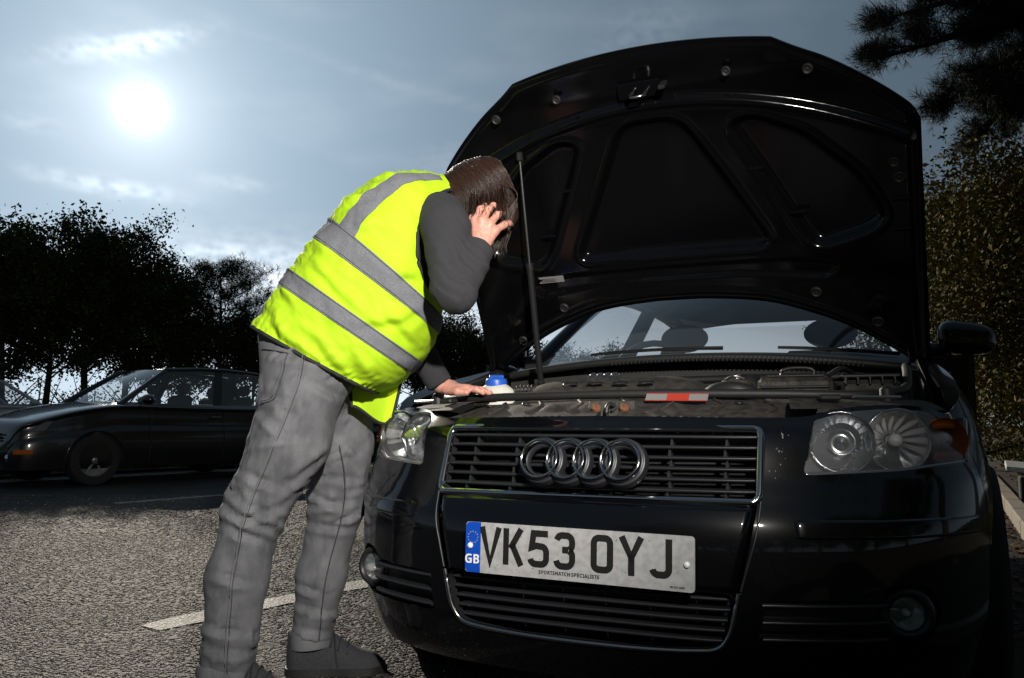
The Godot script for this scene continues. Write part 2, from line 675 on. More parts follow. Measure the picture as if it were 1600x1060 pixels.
func make_materials() -> void:
	var m: StandardMaterial3D
	var stone_n := normals(512, noise(3, 0.055, 1, FastNoiseLite.TYPE_CELLULAR), 9.0)
	var fine := normals(512, noise(5, 0.11, 3), 4.0)
	# the road
	m = mat("asphalt", Color.WHITE, 0.75, 0.0, 0.35)
	tri(m, 1.6, true)
	m.albedo_texture = tex(512, noise(7, 0.06, 4), Color(0.024, 0.023, 0.022), Color(0.072, 0.068, 0.063), 0.0, 1.7)
	m.normal_enabled = true
	m.normal_texture = stone_n
	m.normal_scale = 1.0
	m.detail_enabled = true
	m.detail_blend_mode = BaseMaterial3D.BLEND_MODE_MUL
	m.detail_albedo = tex(512, noise(17, 0.012, 4), Color(0.55, 0.55, 0.56), Color(1.0, 0.98, 0.96), 0.0, 1.8)
	m.detail_uv_layer = BaseMaterial3D.DETAIL_UV_2
	m.uv2_triplanar = true
	m.uv2_world_triplanar = true
	m.uv2_scale = Vector3.ONE * 0.13
	m = mat("chip", Color.WHITE, 0.70, 0.0, 0.35)
	m.vertex_color_use_as_albedo = true
	m = mat("marking", Color.WHITE, 0.7)
	tri(m, 2.2, true)
	m.albedo_texture = tex(512, noise(21, 0.05, 5), Color(0.07, 0.067, 0.06), Color(0.40, 0.39, 0.36), 0.02, 2.6)
	m.normal_enabled = true
	m.normal_texture = stone_n
	m.normal_scale = 0.9
	m = mat("soil", Color.WHITE, 0.95)
	tri(m, 0.7, true)
	m.albedo_texture = tex(512, noise(31, 0.05, 5), Color(0.018, 0.016, 0.011), Color(0.075, 0.060, 0.038), 0.0, 1.6)
	m.normal_enabled = true
	m.normal_texture = fine
	m.normal_scale = 1.0
	m = mat("field", Color.WHITE, 0.95)
	tri(m, 0.3, true)
	m.albedo_texture = tex(256, noise(33, 0.05, 5), Color(0.025, 0.035, 0.012), Color(0.07, 0.085, 0.03), 0.0, 1.6)
	m = mat("blade", lin(0.055, 0.085, 0.022), 0.8)
	m.vertex_color_use_as_albedo = true
	m.albedo_color = Color.WHITE
	m.backlight_enabled = true
	m.backlight = lin(0.05, 0.08, 0.02)
	m = mat("kerb", Color.WHITE, 0.85)
	dusty(m, tex(256, noise(41, 0.08, 4), Color(0.20, 0.17, 0.13), Color(0.42, 0.37, 0.30), 0.0, 1.6), fine, 0.7, 3.0)
	m = mat("galvanised", Color.WHITE, 0.5, 0.75)
	dusty(m, tex(256, noise(43, 0.05, 4), Color(0.10, 0.10, 0.105), Color(0.26, 0.26, 0.27), 0.0, 1.5), null, 0.0, 2.0)
	# foliage
	for k in [["leaf", Color(0.035, 0.055, 0.015)], ["leaf_autumn", Color(0.045, 0.045, 0.008)], ["needle", Color(0.012, 0.022, 0.010)]]:
		m = mat(k[0], Color.WHITE, 0.75, 0.0, 0.3)
		m.vertex_color_use_as_albedo = true
		m.backlight_enabled = true
		m.backlight = k[1].linear_to_srgb()
	m = mat("bark", Color.WHITE, 0.95)
	dusty(m, tex(256, noise(51, 0.06, 4), Color(0.020, 0.016, 0.012), Color(0.075, 0.060, 0.045), 0.0, 1.6), fine, 1.0, 2.0)
	# the cars
	m = mat("paint", lin(0.0018, 0.0020, 0.0030), 0.30, 0.0, 0.2)
	m.clearcoat_enabled = true
	m.clearcoat = 1.0
	m.clearcoat_roughness = 0.05
	m = mat("paint_traffic", lin(0.006, 0.006, 0.008), 0.30, 0.0, 0.5)
	m.clearcoat_enabled = true
	m.clearcoat = 1.0
	m.clearcoat_roughness = 0.10
	m = mat("paint_silver", lin(0.42, 0.44, 0.47), 0.35, 0.35, 0.5)
	m.clearcoat_enabled = true
	m.clearcoat = 0.8
	m = mat("bonnet_inner", lin(0.0022, 0.0023, 0.0030), 0.13, 0.0, 0.45)
	m = mat("chrome", lin(0.60, 0.61, 0.64), 0.10, 1.0)
	m = mat("dull_chrome", lin(0.42, 0.43, 0.45), 0.22, 1.0)
	m = mat("reflector", lin(0.84, 0.85, 0.86), 0.16, 1.0)
	m = mat("steel", lin(0.45, 0.45, 0.46), 0.3, 1.0)
	m = mat("plastic", lin(0.014, 0.014, 0.015), 0.42)
	tri(m, 9.0)
	m.normal_enabled = true
	m.normal_texture = fine
	m.normal_scale = 0.12
	m = mat("slat", lin(0.016, 0.017, 0.020), 0.36)
	m = mat("dusty_plastic", Color.WHITE, 0.62)
	dusty(m, tex(512, noise(61, 0.02, 5), Color(0.014, 0.013, 0.013), Color(0.055, 0.048, 0.040), 0.0, 1.9), fine, 0.35, 2.5)
	m = mat("rubber", lin(0.012, 0.012, 0.012), 0.55)
	tri(m, 6.0)
	m.normal_enabled = true
	m.normal_texture = fine
	m.normal_scale = 0.25
	m = mat("undertray", lin(0.018, 0.018, 0.018), 0.7)
	m = mat("lamp_housing", lin(0.12, 0.12, 0.13), 0.35, 0.5)
	m = mat("alloy", lin(0.30, 0.30, 0.31), 0.4, 0.6)
	m = mat("rust", Color.WHITE, 0.8)
	dusty(m, tex(128, noise(63, 0.08, 4), Color(0.06, 0.025, 0.012), Color(0.20, 0.075, 0.035), 0.0, 1.5), null, 0.0, 20.0)
	m = mat("glass", lin(0.30, 0.36, 0.38, 0.13), 0.02)
	m.transparency = BaseMaterial3D.TRANSPARENCY_ALPHA
	m = mat("lens", lin(0.8, 0.82, 0.84, 0.07), 0.04)
	m.transparency = BaseMaterial3D.TRANSPARENCY_ALPHA
	m = mat("amber", lin(0.75, 0.17, 0.01, 0.55), 0.12)
	m.transparency = BaseMaterial3D.TRANSPARENCY_ALPHA
	m = mat("amber_reflector", lin(0.50, 0.12, 0.010), 0.3, 0.3)
	m = mat("bulb_glass", lin(0.62, 0.60, 0.58), 0.12)
	m = mat("red_paint", lin(0.36, 0.035, 0.02), 0.5)
	m = mat("tank", lin(0.62, 0.60, 0.54), 0.45)
	m.subsurf_scatter_enabled = true
	m.subsurf_scatter_strength = 0.2
	m = mat("blue_cap", lin(0.02, 0.10, 0.50), 0.4)
	m = mat("plate_white", Color.WHITE, 0.38)
	dusty(m, tex(512, noise(65, 0.03, 5), Color(0.29, 0.29, 0.29), Color(0.38, 0.38, 0.385), 0.1, 1.6), null, 0.0, 3.0)
	m = mat("plate_blue", lin(0.004, 0.055, 0.38), 0.35)
	m = mat("plate_black", lin(0.010, 0.010, 0.010), 0.4)
	m = mat("star_yellow", lin(0.45, 0.36, 0.06), 0.5)
	m = mat("white_cap", lin(0.75, 0.75, 0.74), 0.35)
	m = mat("sticker", lin(0.19, 0.185, 0.185), 0.45)
	m = mat("seat_cloth", lin(0.022, 0.022, 0.024), 0.9)
	m = mat("tyre", lin(0.014, 0.014, 0.014), 0.85)
	m = mat("white_board", Color.WHITE, 0.7)
	dusty(m, tex(128, noise(67, 0.05, 4), Color(0.45, 0.45, 0.45), Color(0.72, 0.72, 0.72), 0.1, 1.6), null, 0.0, 4.0)
	m = mat("grey_plastic", lin(0.20, 0.21, 0.22), 0.55)
	# the person
	var weave := normals(256, noise(71, 0.35, 2), 3.0)
	m = mat("vest", lin(0.50, 0.80, 0.012), 0.75)
	tri(m, 14.0)
	m.normal_enabled = true
	m.normal_texture = weave
	m.normal_scale = 0.35
	m.backlight_enabled = true
	m.backlight = lin(0.34, 0.42, 0.008)
	m = mat("tape", Color.WHITE, 0.85, 0.0, 0.15)
	dusty(m, tex(256, noise(73, 0.05, 4), Color(0.125, 0.13, 0.145), Color(0.175, 0.18, 0.195), 0.0, 1.5), weave, 0.25, 10.0)
	m = mat("trim", lin(0.012, 0.012, 0.012), 0.8)
	m = mat("denim", Color.WHITE, 0.9)
	dusty(m, tex(512, noise(75, 0.03, 5), Color(0.088, 0.090, 0.098), Color(0.180, 0.182, 0.193), 0.0, 1.1), weave, 0.3, 22.0)
	m.detail_enabled = true
	m.detail_blend_mode = BaseMaterial3D.BLEND_MODE_MUL
	m.detail_albedo = tex(256, noise(76, 0.018, 4), Color(0.50, 0.50, 0.52), Color(1.0, 1.0, 1.0), 0.08, 1.9)
	m.detail_uv_layer = BaseMaterial3D.DETAIL_UV_2
	m.uv2_triplanar = true
	m.uv2_scale = Vector3(3.2, 1.6, 3.2)
	m = mat("thread", lin(0.13, 0.13, 0.13), 0.9)
	m = mat("seam_dark", lin(0.045, 0.045, 0.048), 0.9)
	m = mat("jumper", Color.WHITE, 0.95)
	dusty(m, tex(256, noise(77, 0.2, 3), Color(0.016, 0.016, 0.019), Color(0.034, 0.034, 0.039), 0.0, 1.4), weave, 1.0, 9.0)
	m = mat("skin", Color.WHITE, 0.5)
	dusty(m, tex(256, noise(79, 0.04, 4), Color(0.46, 0.20, 0.15), Color(0.62, 0.32, 0.25), 0.0, 1.4), fine, 0.12, 9.0)
	m.subsurf_scatter_enabled = true
	m.subsurf_scatter_strength = 0.15
	m = mat("nail", lin(0.62, 0.38, 0.33), 0.3)
	m = mat("hair", Color.WHITE, 0.45)
	dusty(m, tex(256, noise(81, 0.06, 3), Color(0.010, 0.0052, 0.0034), Color(0.052, 0.023, 0.012), 0.0, 1.5), null, 0.0, 20.0)
	m = mat("suede", Color.WHITE, 0.85)
	dusty(m, tex(128, noise(83, 0.1, 3), Color(0.016, 0.016, 0.020), Color(0.032, 0.032, 0.038), 0.0, 1.4), weave, 0.6, 8.0)
	m = mat("flash_face", lin(0.9, 0.9, 0.88), 0.4)
	m.emission_enabled = true
	m.emission = Color(1, 0.98, 0.95)
	m.emission_energy_multiplier = 2.0

# ------------------------------------------------------------------ ground
func rd(q: float, a: float, y := 0.0) -> Vector3:
	var t := deg_to_rad(ROAD)
	return Vector3(q * cos(t) + a * sin(t), y, q * sin(t) - a * cos(t))

func road_sheet(b: MB, q0: float, q1: float, a0: float, a1: float, y: float, nq := 1, na := 1) -> MB:
	return b.grid(nq, na, func(u: float, v: float): return rd(lerpf(q0, q1, u), lerpf(a0, a1, v), y))

func build_ground() -> void:
	struct("ground", MB.new().grid(8, 8, func(u: float, v: float): return Vector3((u - 0.5) * 1600.0, -0.06, (0.5 - v) * 1600.0)), M.field)
	struct("road", road_sheet(MB.new(), -11.6, 6.0, -120.0, 400.0, 0.0), M.asphalt)
	var rg := RandomNumberGenerator.new()
	rg.seed = 11
	# painted lines, with worn edges
	var lines := [[-2.79, 0.075, 1.72, 6.0, "pale dash painted on the road behind the person's shoes"], [-7.33, 0.06, 4.12, 8.2, "thin white lane dash on the road beyond the person's legs"], [-11.0, 0.07, -30.0, 120.0, "long white edge line along the far side of the road"], [-7.33, 0.06, -4.9, -1.0, ""]]
	var seen := []
	for l in lines:
		if l[4] == "":
			continue
		var b := MB.new()
		var n := 40
		var p := []
		var q := []
		for k in n + 1:
			var a: float = lerpf(l[2], l[3], float(k) / n)
			var w: float = l[1] * (0.85 if k == 0 or k == n else 1.0)
			p.append(rd(l[0] - w + rg.randf_range(-0.012, 0.012), a, 0.004))
			q.append(rd(l[0] + w + rg.randf_range(-0.012, 0.012), a, 0.004))
		b.strip(q, p)
		var o := struct("road_marking", b, M.marking)
		o.set_meta("label", l[4])
		seen.append(l)
	# stone chippings bedded in the tar, near enough to be told apart
	var cm := MB.new()
	for side in 1:
		var top := cm.add(Vector3(0.05, 0.42, -0.05))
		var ring := []
		for k in 6:
			var a := TAU * k / 6.0
			var r: float = [1.0, 0.82, 1.05, 0.9, 0.78, 1.0][k]
			ring.append(cm.add(Vector3(cos(a) * r, -0.25, sin(a) * r * 0.85)))
		var ring2 := []
		for k in 6:
			var a := TAU * k / 6.0 + 0.2
			ring2.append(cm.add(Vector3(cos(a) * 0.66, 0.30 + 0.08 * sin(k * 2.1), sin(a) * 0.6)))
		for k in 6:
			var k2 := (k + 1) % 6
			cm.face([cm.v[ring[k]], cm.v[ring2[k]], cm.v[ring2[k2]], cm.v[ring[k2]]])
			cm.face([cm.v[ring2[k]], cm.v[top], cm.v[ring2[k2]]])
	var xfs := []
	var cols := []
	var pn := noise(23, 0.5, 3)
	for band in [[1.7, 3.4, 6200.0, -1.9, 0.5, 0.0062], [3.4, 5.5, 3600.0, -3.2, -0.2, 0.0078], [5.5, 8.5, 1500.0, -5.2, -1.0, 0.0105]]:
		var cnt := int((band[1] - band[0]) * (band[4] - band[3]) * band[2])
		for k in cnt:
			var d: float = rg.randf_range(band[0], band[1])
			var x: float = rg.randf_range(band[3], band[4]) - (d - band[0]) * 0.25
			var q := x * cos(deg_to_rad(ROAD)) - d * sin(deg_to_rad(ROAD))
			var a := x * sin(deg_to_rad(ROAD)) + d * cos(deg_to_rad(ROAD))
			var s: float = band[5] * rg.randf_range(0.55, 1.35)
			var bs := Basis.from_euler(Vector3(rg.randf_range(-0.28, 0.28), rg.randf() * TAU, rg.randf_range(-0.28, 0.28))).scaled(Vector3(s, s * rg.randf_range(0.5, 0.9), s))
			xfs.append(Transform3D(bs, Vector3(x, 0.0005, -d)))
			var t := rg.randf()
			var c := Color(0.028, 0.026, 0.025).lerp(Color(0.105, 0.096, 0.088), t * t * t) * (1.0 + 0.5 * pn.get_noise_2d(x, d))
			if t > 0.985:
				c = Color(0.34, 0.32, 0.30)
			for l in seen:
				if absf(q - l[0]) < l[1] + 0.004 and a > l[2] and a < l[3] and rg.randf() < 0.60 + 0.35 * pn.get_noise_2d(x * 9.0, d * 9.0):
					c = Color(0.40, 0.39, 0.36) * rg.randf_range(0.7, 1.1)
				elif l[0] == -2.79 and absf(q - l[0]) < l[1] and a <= l[2] and rg.randf() < 0.16:
					c = Color(0.36, 0.35, 0.33) * rg.randf_range(0.7, 1.1)
			cols.append(Color(c.r, c.g, c.b))
	var chips := stuff(numbered("stone_chippings"), cm.mesh(), M.chip, xfs, cols, self)
	chips.set_meta("label", "grey stone chippings bedded in the road surface")
	chips.set_meta("category", "chippings")
	# far verge, a low bank rising behind the barrier
	struct("far_verge", MB.new().grid(60, 6, func(u: float, v: float):
		var q := lerpf(-11.6, -70.0, v * v * 0.9 + v * 0.1)
		return rd(q, lerpf(-80.0, 260.0, u), 0.05 + 0.9 * smoothstep(-19.5, -24.5, q) + 0.03 * sin(u * 190.0 + v * 9.0))), M.field)
	# the other carriageway beyond the barrier
	struct("far_road", road_sheet(MB.new(), -19.3, -14.2, -80.0, 260.0, 0.095), M.asphalt)
	# near verge behind the kerb on the right
	struct("near_verge", MB.new().grid(6, 40, func(u: float, v: float):
		var a := lerpf(-14.0, 60.0, v)
		var k := kerb_at(a)
		var w := u * u * 40.0
		return k + Vector3(cos(deg_to_rad(27.7)), 0, sin(deg_to_rad(27.7))) * (0.10 + w) + Vector3(0, 0.085 + 0.02 * sin(v * 160.0 + u * 7.0) * minf(w, 1.0) + 0.35 * smoothstep(1.5, 7.0, w), 0)), M.soil)
	# kerb stones
	for k in 12:
		var a0 := -2.2 + k * 0.915
		var o := thing("kerb_stone", "", "kerb stone", kerb_at(a0 + 0.455), 0.0, "kerb stones beside the parked car")
		o.rotation.y = -deg_to_rad(27.7)
		part("stone", MB.new().box(Vector3(0.125, 0.25, 0.905), 0.012, Transform3D(Basis.from_euler(Vector3(0, 0, 0.01 * sin(k * 3.0))), Vector3(0.04, -0.015, 0))).mesh(), M.kerb, o)
		o.set_meta("label", "weathered buff kerb stone in the row between the black car's wing and the verge")
	# tufts of grass by the far barrier and on the near verge
	var bl := MB.new()
	for k in 9:
		var a := k * 2.4
		var r := 0.02 + 0.012 * (k % 4)
		var base := Vector3(cos(a), 0, sin(a)) * r
		var tip := base * 3.2 + Vector3(0, 0.16 + 0.03 * (k % 3), 0)
		var sd := Vector3(-sin(a), 0, cos(a)) * 0.006
		bl.face([base - sd, base + sd, (base + tip) * 0.5 + sd * 0.8 + Vector3(0, 0.03, 0), tip, (base + tip) * 0.5 - sd * 0.8 + Vector3(0, 0.03, 0)])
	xfs = []
	cols = []
	for k in 9000:
		var q := -11.75 - absf(rg.randfn(0.0, 1.6))
		var a := rg.randf_range(-6.0, 40.0)
		var s := rg.randf_range(0.7, 1.7)
		xfs.append(Transform3D(Basis(Vector3.UP, rg.randf() * TAU).scaled(Vector3.ONE * s), rd(q, a, 0.04)))
		var c := Color(0.05, 0.085, 0.02).lerp(Color(0.13, 0.13, 0.035), rg.randf())
		cols.append(c)
	var g1 := stuff(numbered("grass"), bl.mesh(), M.blade, xfs, cols, self)
	g1.set_meta("label", "rough green grass along the foot of the far barrier")
	g1.set_meta("category", "grass")
	xfs = []
	cols = []
	for k in 5000:
		var a := rg.randf_range(1.0, 22.0)
		var w := 0.4 + absf(rg.randfn(0.0, 2.2))
		var p := kerb_at(a) + Vector3(cos(deg_to_rad(27.7)), 0, sin(deg_to_rad(27.7))) * w
		xfs.append(Transform3D(Basis(Vector3.UP, rg.randf() * TAU).scaled(Vector3.ONE * rg.randf_range(0.5, 1.3)), p + Vector3(0, 0.085 + 0.35 * smoothstep(1.5, 7.0, w), 0)))
		cols.append(Color(0.05, 0.075, 0.02).lerp(Color(0.12, 0.10, 0.04), rg.randf()))
	var g2 := stuff(numbered("grass"), bl.mesh(), M.blade, xfs, cols, self)
	g2.set_meta("label", "tufts of grass on the verge behind the kerb stones")
	g2.set_meta("category", "grass")
	# fallen leaves in the gutter
	var lf := MB.new()
	lf.face([Vector3(-0.03, 0.004, 0), Vector3(0, 0.010, -0.018), Vector3(0.03, 0.002, 0), Vector3(0, 0.007, 0.018)])
	xfs = []
	cols = []
	for k in 1500:
		var a := rg.randf_range(-1.0, 9.0)
		var w := -0.02 - absf(rg.randfn(0.0, 0.22)) if k % 3 else 0.2 + absf(rg.randfn(0.0, 0.9))
		var p := kerb_at(a) + Vector3(cos(deg_to_rad(27.7)), 0, sin(deg_to_rad(27.7))) * w
		p.y = 0.005 if w < 0 else 0.10 + 0.35 * smoothstep(1.5, 7.0, w)
		xfs.append(Transform3D(Basis.from_euler(Vector3(rg.randf_range(-0.3, 0.3), rg.randf() * TAU, rg.randf_range(-0.3, 0.3))).scaled(Vector3.ONE * rg.randf_range(0.5, 1.1)), p))
		cols.append(Color(0.06, 0.03, 0.012).lerp(Color(0.22, 0.12, 0.05), rg.randf()))
	var fl := stuff(numbered("fallen_leaves"), lf.mesh(), M.blade, xfs, cols, self)
	fl.set_meta("label", "brown fallen leaves lying along the gutter")
	fl.set_meta("category", "leaves")

func kerb_at(a: float) -> Vector3:
	var t := deg_to_rad(27.7)
	return Vector3(2.28, 0, -3.48) + Vector3(sin(t), 0, -cos(t)) * a

# ------------------------------------------------------------------ the photographer's flash, whose light shows on the vest and as sparks in the headlamps
func build_flash() -> void:
	var at := Vector3(0.34, 1.58, 0.25)
	var aim := Vector3(-0.38, 1.22, -2.30)
	var o := thing("flash_lamp", "small camera flash on a thin black stand beside the camera", "flash lamp", Vector3(at.x, 0, at.z))
	var l := at - o.position
	var dir := (aim - at).normalized()
	pt("stand", MB.new().tube([Vector3(0, 0.35, 0), l - Vector3(0, 0.12, 0)], 0.011, 8), M.plastic, o)
	for k in 3:
		var a := TAU * k / 3.0 + 0.4
		pt("leg", MB.new().tube([Vector3(0, 0.55, 0), Vector3(cos(a) * 0.42, 0.01, sin(a) * 0.42)], 0.009, 6), M.plastic, o)
	var xf := Transform3D(Basis.looking_at(dir, Vector3.UP), l)
	pt("head", MB.new().box(Vector3(0.09, 0.075, 0.11), 0.008, xf * mv(0, 0, 0.065)), M.plastic, o)
	pt("body", MB.new().box(Vector3(0.075, 0.12, 0.05), 0.008, mv(l.x, l.y - 0.09, l.z + 0.05)), M.plastic, o)
	pt("flash_light_face", MB.new().box(Vector3(0.075, 0.055, 0.006), 0.002, xf * mv(0, 0, 0.006)), M.flash_face, o)
	var s := SpotLight3D.new()
	s.name = "flash_light"
	s.light_energy = 14.0
	s.light_color = Color(1, 0.98, 0.95)
	s.light_size = 0.04
	s.spot_range = 30.0
	s.spot_angle = 35.0
	s.spot_angle_attenuation = 1.0
	s.spot_attenuation = 2.0
	s.shadow_enabled = true
	s.transform = xf * mv(0, 0, -0.02)
	o.add_child(s)

# ------------------------------------------------------------------ barriers
func build_barriers() -> void:
	barrier(-12.7, -6.0, 40.0, 3.2, "long grey crash barrier on posts along the far side of the road")
	# near side, behind the kerb
	var o := thing("crash_barrier", "dark steel crash barrier on the verge at the right edge", "barrier", Vector3.ZERO, 0.0, "crash barriers")
	var t := deg_to_rad(27.7)
	var out := Vector3(cos(t), 0, sin(t))
	var prof := w_beam()
	var p := []
	for k in 12:
		p.append(kerb_at(2.0 + k * 2.0) + out * 1.7 + Vector3(0, 0.63, 0))
	pt("rail", MB.new().sweep(p, prof, Vector3.UP, false, false, false), M.galvanised, o)
	for k in 9:
		pt("post", MB.new().box(Vector3(0.11, 0.85, 0.06), 0.005, Transform3D(Basis(Vector3.UP, -t), kerb_at(2.6 + k * 2.4) + out * 1.82 + Vector3(0, 0.40, 0))), M.galvanised, o)

func w_beam() -> Array:
	return [Vector2(0.0, -0.155), Vector2(-0.03, -0.135), Vector2(-0.075, -0.105), Vector2(-0.08, -0.06), Vector2(-0.02, -0.025), Vector2(-0.02, 0.025), Vector2(-0.08, 0.06), Vector2(-0.075, 0.105), Vector2(-0.03, 0.135), Vector2(0.0, 0.155)]

func barrier(q: float, a0: float, a1: float, step: float, label: String) -> void:
	var o := thing("crash_barrier", label, "barrier", Vector3.ZERO, 0.0, "crash barriers")
	var p := []
	var n := int((a1 - a0) / 2.0)
	for k in n + 1:
		p.append(rd(q, lerpf(a1, a0, float(k) / n), 0.66))
	pt("rail", MB.new().sweep(p, w_beam(), Vector3.UP, false, false, false), M.galvanised, o)
	var a := a0 + 0.3
	while a < a1:
		pt("post", MB.new().box(Vector3(0.06, 0.80, 0.11), 0.004, Transform3D(Basis(Vector3.UP, -deg_to_rad(ROAD)), rd(q - 0.11, a, 0.40))), M.galvanised, o)
		a += step

func build_litter() -> void:
	# white board and a grey louvred plastic piece on the verge
	var o := thing("white_board", "white board lying on the verge at the right edge", "board", kerb_at(4.2) + Vector3(0.75, 0.16, 0.1), -0.5)
	pt("panel", MB.new().box(Vector3(1.4, 0.04, 0.35), 0.004, Transform3D(Basis.from_euler(Vector3(0.12, 0, -0.09)), Vector3(0, 0.16, 0))), M.white_board, o)
	pt("support", MB.new().box(Vector3(1.3, 0.26, 0.30), 0.01, mv(0.05, 0.0, -0.02)), M.undertray, o)
	var g := thing("plastic_grille", "grey louvred plastic box end standing on the white board", "plastic part", kerb_at(4.2) + Vector3(0.96, 0.32, 0.1), -0.35)
	var xf := Transform3D(Basis.from_euler(Vector3(-0.15, 0, -0.14)), Vector3(0, 0.10, 0))
	pt("panel", MB.new().box(Vector3(0.34, 0.10, 0.05), 0.006, xf * mv(0, -0.05, 0)), M.grey_plastic, g)
	for k in 4:
		pt("louvre", MB.new().box(Vector3(0.34, 0.014, 0.04), 0.003, xf * mv(0, 0.012 + k * 0.026, 0)), M.grey_plastic, g)
	for k in [-1, 0, 1]:
		pt("rib", MB.new().box(Vector3(0.03, 0.115, 0.03), 0.003, xf * mv(k * 0.155, 0.05, -0.006)), M.grey_plastic, g)

# ------------------------------------------------------------------ trees
func leaf_mesh(n: int, spread: float, size: float, sd: int) -> MB:
	var rg := RandomNumberGenerator.new()
	rg.seed = sd
	var b := MB.new()
	for k in n:
		var c := Vector3(rg.randfn(), rg.randfn(), rg.randfn()) * spread * 0.5
		var bs := Basis.from_euler(Vector3(rg.randf_range(-1.2, 1.2), rg.randf() * TAU, rg.randf_range(-1.2, 1.2)))
		var s := size * rg.randf_range(0.6, 1.25)
		b.face([c + bs * Vector3(-0.5, 0, 0) * s, c + bs * Vector3(-0.1, 0.06, -0.30) * s, c + bs * Vector3(0.5, 0, 0) * s, c + bs * Vector3(-0.1, 0.06, 0.30) * s])
	return b

# one broadleaf tree: trunk with limbs, crown of leaf sprays round the limb ends
func tree(called: String, label: String, at: Vector3, hgt: float, wid: float, sprays: int, sd: int, leaf: MB, m: Material, c0: Color, c1: Color, group: String, low := 0.25, limbs := 26) -> Node3D:
	var rg := RandomNumberGenerator.new()
	rg.seed = sd
	var o := thing(called, label, "tree", at, 0.0, group)
	var tb := MB.new()
	var lean := Vector3(rg.randf_range(-0.05, 0.05), 1, rg.randf_range(-0.05, 0.05))
	var path := []
	var sc := []
	for k in 9:
		var t := k / 8.0
		path.append(lean * hgt * 0.92 * t + Vector3(sin(t * 5.0 + sd) * 0.12, 0, cos(t * 4.0 + sd) * 0.12) * t * hgt * 0.12)
		sc.append(lerpf(1.0, 0.12, t) + (0.35 if k == 0 else 0.0))
	tb.tube(path, hgt * 0.022, 7, false, sc)
	var ends := []
	for k in limbs:
		var t := lerpf(low, 0.97, pow((k + 0.5) / limbs, 0.85))
		var p0: Vector3 = curve(path, t * 8.0)
		var a := k * 2.4 + rg.randf() * 0.8
		var reach := wid * (0.45 + 0.6 * sin(PI * clampf((t - low) / (1.02 - low) * 0.85 + 0.12, 0, 1))) * rg.randf_range(0.55, 1.1)
		var dir := Vector3(cos(a), rg.randf_range(0.15, 0.75), sin(a))
		var p1 := p0 + dir * reach * 0.5 + Vector3(0, 0.1 * reach, 0)
		var p2 := p0 + dir * reach + Vector3(0, rg.randf_range(-0.1, 0.25) * reach, 0)
		tb.tube([p0, p1, p2], hgt * 0.0065 * (1.3 - t), 5, false, [1.0, 0.6, 0.2])
		ends.append([p0, p1, p2])
		for j in 3:
			var q0 := p0.lerp(p1, 0.7) if j == 0 else p1.lerp(p2, 0.3 * j)
			var q1 := q0 + Vector3(rg.randfn(), rg.randf_range(-0.2, 0.9), rg.randfn()).normalized() * reach * 0.45
			tb.tube([q0, q1], hgt * 0.0022, 4, false, [1.0, 0.3])
			ends.append([q0, q0.lerp(q1, 0.5), q1])
	pt("trunk", tb, M.bark, o)
	var xfs := []
	var cols := []
	for k in sprays:
		var e: Array = ends[rg.randi() % ends.size()]
		var t := sqrt(rg.randf())
		var p: Vector3 = e[0].lerp(e[1], t * 2.0) if t < 0.5 else e[1].lerp(e[2], t * 2.0 - 1.0)
		p += Vector3(clampf(rg.randfn(), -1.6, 1.6), clampf(rg.randfn(), -1.5, 1.2) * 0.8, clampf(rg.randfn(), -1.6, 1.6)) * wid * (0.085 if m == M.leaf_autumn else 0.062)
		if p.y < 0.15:
			continue
		xfs.append(Transform3D(Basis.from_euler(Vector3(rg.randf() * TAU, rg.randf() * TAU, 0)).scaled(Vector3.ONE * rg.randf_range(0.6, 1.3)), p))
		cols.append(c0.lerp(c1, pow(rg.randf(), 1.6)))
	stuff("crown", leaf.mesh(), m, xfs, cols, o)
	return o

